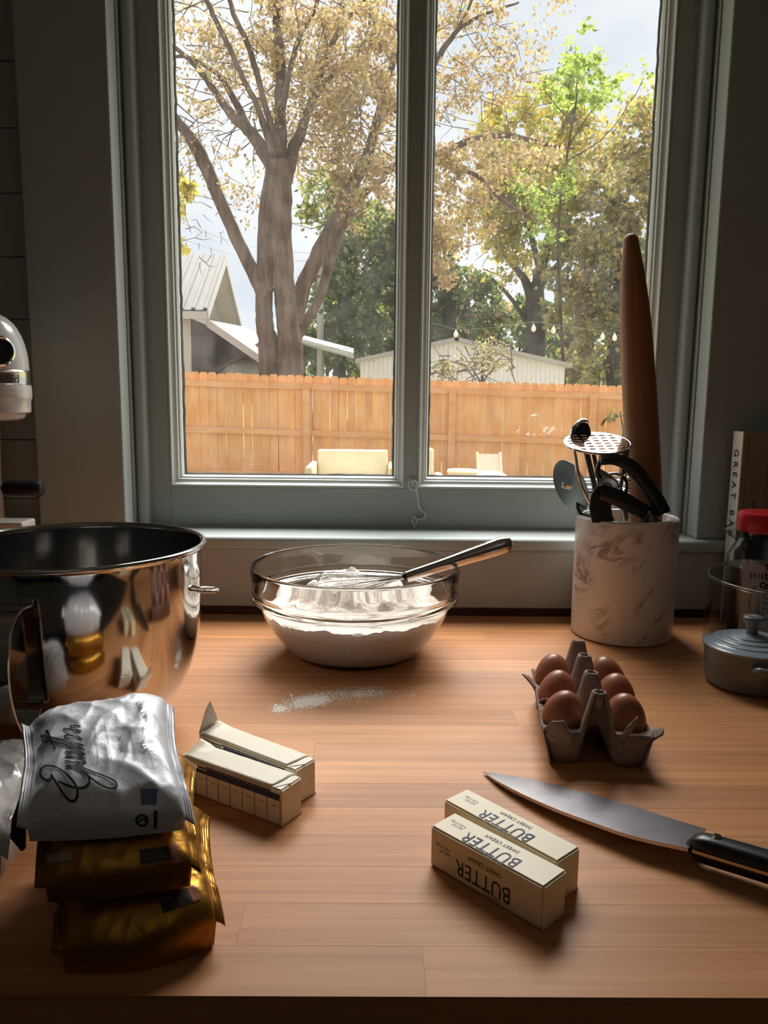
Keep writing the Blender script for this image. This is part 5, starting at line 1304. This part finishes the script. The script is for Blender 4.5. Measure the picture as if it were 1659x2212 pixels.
b = BM(); lathe(b, smooth_path([(.0072, .0635), (.0066, .068), (.0078, .074), (.0112, .081), (.0122, .0830), (.0118, .0852), (.0090, .0862), (0, .0866)], 3), 40); obj('lid_knob', b, mat('knob_grey', (.15, .165, .18), .25, coat=.5), t, smooth=60)
hc = math.radians(-88)
for a0 in (hc, hc + PI):
    dd = Vector((math.cos(a0), math.sin(a0), 0)); tt = Vector((-dd.y, dd.x, 0))
    b = BM(); tube(b, smooth_path([tuple(dd*.0515 + tt*-.022 + Vector((0, 0, .036))), tuple(dd*.060 + tt*-.020 + Vector((0, 0, .037))), tuple(dd*.0655 + tt*-.010 + Vector((0, 0, .0375))), tuple(dd*.0665 + Vector((0, 0, .0375))), tuple(dd*.0655 + tt*.010 + Vector((0, 0, .0375))), tuple(dd*.060 + tt*.020 + Vector((0, 0, .037))), tuple(dd*.0515 + tt*.022 + Vector((0, 0, .036)))], 4), .0048, 10, flat=.75); obj('handle', b, stone2, t, smooth=True)
GC = Vector((.585, 1.0225, 0)); gr, gh = .1225, .1015
b = BM(); lathe(b, [(0, .0008), (gr-.010, .0008), (gr-.004, .002), (gr-.001, .006), (gr, .012), (gr, gh-.003), (gr+.0006, gh-.001), (gr-.0004, gh+.0008), (gr-.0024, gh+.0010), (gr-.0034, gh-.001), (gr-.0032, .013), (gr-.005, .008), (gr-.012, .006), (0, .0056)], 128)
o = obj('glass_canister', b, thin_glass('canister_glass', (.95, .96, .955)), smooth=50, loc=GC); b = BM(); tube(b, [Vector(((gr-.0013)*math.cos(a), (gr-.0013)*math.sin(a), gh+.0004)) for a in np.linspace(0, 2*PI, 129)], .0022, 10, cap=False); obj('rim', b, clear, o, smooth=True); b = BM(); tube(b, [Vector(((gr-.0015)*math.cos(a), (gr-.0015)*math.sin(a), .0032)) for a in np.linspace(0, 2*PI, 129)], .0020, 8, cap=False); obj('base_ring', b, clear, o, smooth=True); tag(o, 'wide straight glass canister cut off by the right edge, holding the jar', 'canister')
JC = Vector((.5285, 1.029, .0058)); t = thing('yeast_jar', 'yeast jar with red lid and hand-lettered label inside the glass canister', 'jar', JC)
jr = .0445
b = BM(); lathe(b, smooth_path([(0, .001), (jr-.006, .0005), (jr-.001, .004), (jr, .010), (jr, .118), (jr-.001, .128), (jr-.006, .140), (jr-.013, .153), (.0305, .160), (.0305, .172)], 3) + [(.0293, .172), (.0293, .1605), (jr-.0145, .153), (jr-.0075, .140), (jr-.0024, .127), (jr-.0015, .117), (jr-.0015, .010), (jr-.004, .004), (0, .003)], 72); obj('jar_glass', b, thin, t, smooth=60)
b = BM(); lathe(b, [(0, .0045), (jr-.005, .0055), (jr-.0022, .011), (jr-.0022, .1145), (0, .1160)], 48); obj('yeast_granules', b, mat('yeast', (.045, .035, .022), .9, bump=(400, .5, .001)), t, smooth=50)
b = BM(); n = 30; z1 = .163
prof = [(.0300, .1625), (.0345, .1630), (.0352, .1650), (.0352, .1850), (.0340, .1880), (.0300, .1895), (0, .1898)]
lathe(b, prof, 72); obj('lid', b, mat('red_plastic', (.52, .018, .022), .30), t, smooth=45)
def jl(th0, z0, s=1.0, r=jr+.0006): return lambda u, v: Vector((r*math.cos(th0 + u/r), r*math.sin(th0 + u/r), z0 + v))
thL = math.radians(-147)
b = BM(); g = []
for i in range(25):
    th = thL + math.radians(112)*i/24; g.append([b.verts.new(((jr+.0004)*math.cos(th), (jr+.0004)*math.sin(th), z_ - .008*(i/24))) for z_ in (.0300, .062, .094, .1260)])
for p, q in zip(g[:-1], g[1:]):
    for k in range(3): b.faces.new((p[k], q[k], q[k+1], p[k+1]))
jlab = obj('label', b, mat('label_paper', (.44, .40, .40), .6), t, smooth=True)
def vert(th0, z0, r=jr+.0009):           # lettering turned to read upward
    return lambda u, v: Vector((r*math.cos(th0 - v/r), r*math.sin(th0 - v/r), z0 + u))
lettering('lettering', 'Fast Rise', ink, jlab, vert(thL + .84, .048), size=.0215, shear=.25, cut=.004)
lettering('lettering', 'Yeast', ink, jlab, vert(thL + 1.24, .054), size=.0215, shear=.25, cut=.004)
lettering('lettering', 'Quick', mat('pale_ink', (.16, .15, .16), .6), jlab, vert(thL + 1.58, .040), size=.0125, shear=.25, cut=.004)
b = BM()
for k in range(5):
    f = vert(thL + .28 + .10*k, .105); pts = [f(0, 0), f(.004 + .001*(k % 2), .0015), f(.0075, .0002)]; tube(b, smooth_path([tuple(p) for p in pts], 3), .0006, 5)
f = vert(thL + .42, .047)
tube(b, [tuple(f(.005*math.cos(a) + .008, .004*math.sin(a))) for a in np.linspace(0, 2*PI, 17)], .0006, 5)
for s in (0, .04, .08): tube(b, smooth_path([tuple(vert(thL + .50 + s, .040)(u, .0012*math.sin(u*300))) for u in np.linspace(0, .045 - s*.2, 9)], 2), .0005, 5)
tube(b, smooth_path([tuple(vert(thL + .32, .060)(u, .0025*math.sin(u*130))) for u in np.linspace(0, .035, 9)], 2), .0006, 5)
obj('label_ornament', b, ink, jlab)
PC = Vector((.575, 1.1015, .0058)); t = thing('glass_pitcher', 'small glass pitcher with flared spout behind the yeast jar', 'pitcher', PC)
b = BM(); n = 64; rows = []
outp = [(0, .001), (.026, .001), (.030, .006), (.031, .06), (.0315, .11), (.0325, .135), (.0345, .155), (.0355, .165)]
inp = [(.0340, .1652), (.0328, .155), (.0308, .135), (.0298, .11), (.0293, .06), (.028, .008), (0, .005)]
for r_, z_ in outp + inp:
    if r_ == 0: rows.append([b.verts.new((0, 0, z_))]); continue
    row = []
    for k in range(n):
        a = 2*PI*k/n; dlt = math.atan2(math.sin(a-PI*1.03), math.cos(a-PI*1.03)); sp_ = max(0, (z_-.105)/.06)**1.1*math.exp(-(dlt/.42)**2)
        rr = r_ + .036*sp_; row.append(b.verts.new((rr*math.cos(a), rr*math.sin(a), z_ - .012*sp_*(1 if z_ > .15 else 0))))
    rows.append(row)
for p, q in zip(rows[:-1], rows[1:]):
    for k in range(n):
        j = (k+1) % n
        if len(p) == 1: b.faces.new((p[0], q[j], q[k]))
        elif len(q) == 1: b.faces.new((p[k], p[j], q[0]))
        else: b.faces.new((p[k], p[j], q[j], q[k]))
obj('pitcher_glass', b, thin_glass('canister_glass'), t, smooth=60)
lip = []
for k in range(n+1):
    a = 2*PI*k/n; dlt = math.atan2(math.sin(a-PI*1.03), math.cos(a-PI*1.03)); sp_ = 1.0*math.exp(-(dlt/.42)**2); rr = .0349 + .036*sp_; lip.append(Vector((rr*math.cos(a), rr*math.sin(a), .1652 - .012*sp_)))
b = BM(); tube(b, lip, .0011, 8, cap=False); obj('lip', b, clear, t, smooth=True)
BKX, BY0, BY1, BZ = .5450, 1.1465, 1.1795, .2985
t = thing('cookbook', 'tall cookbook with cream spine standing against the window casing', 'book', (BKX, BY0, 0))
cvr = mat('book_cover', (.42, .355, .285), .55, var=((.38, .32, .255), 12, .3, .7)); spm = mat('book_spine', (.74, .68, .58), .55)
b = BM(); box2(b, (.0025, .003, .004), (.215, BY1-BY0-.003, BZ-.004)); obj('pages', b, mat('page_edges', (.66, .60, .50), .8, bump=((4, 4, 900), .3, .001)), t)
b = BM(); box2(b, (.001, 0, 0), (.22, .003, BZ)); bfc = obj('front_cover', b, cvr, t, bevel=.0008)
b = BM(); box2(b, (.001, BY1-BY0-.003, 0), (.22, BY1-BY0, BZ)); obj('back_cover', b, cvr, t, bevel=.0008)
b = BM(); box2(b, (0, .0005, 0), (.0025, BY1-BY0-.0005, BZ)); bsp = obj('spine', b, spm, t, bevel=.001)
b = BM(); box2(b, (.008, -.0004, 0), (.0084, .0001, BZ)); box2(b, (.040, -.0004, 0), (.0404, .0001, BZ-.0)); box2(b, (.045, -.0004, BZ-.022), (.22, .0001, BZ-.0216)); box2(b, (.045, -.0004, 0), (.0454, .0001, BZ-.022)); obj('cover_rule', b, mat('rule_ink', (.07, .055, .045), .6), bfc)
lettering('lettering', 'GREAT BAK', ink, bsp, lambda u, v: Vector((-.0004, .0235 - v*1.5, BZ-.0270-u*1.22)), size=.0135, spacing=1.75, bold=.0002)
b = BM(); box2(b, (.018, -.0005, .225), (.030, .0001, .2255)); box2(b, (.018, -.0005, .205), (.030, .0001, .2055)); box2(b, (.018, -.0005, .205), (.0184, .0001, .2255)); box2(b, (.0296, -.0005, .205), (.030, .0001, .2255)); box2(b, (.019, -.0005, .125), (.029, .0001, .175)); box2(b, (.0225, -.0005, .175), (.0255, .0001, .195)); obj('cover_emblem', b, mat('emblem_brown', (.13, .10, .08), .6), bfc)
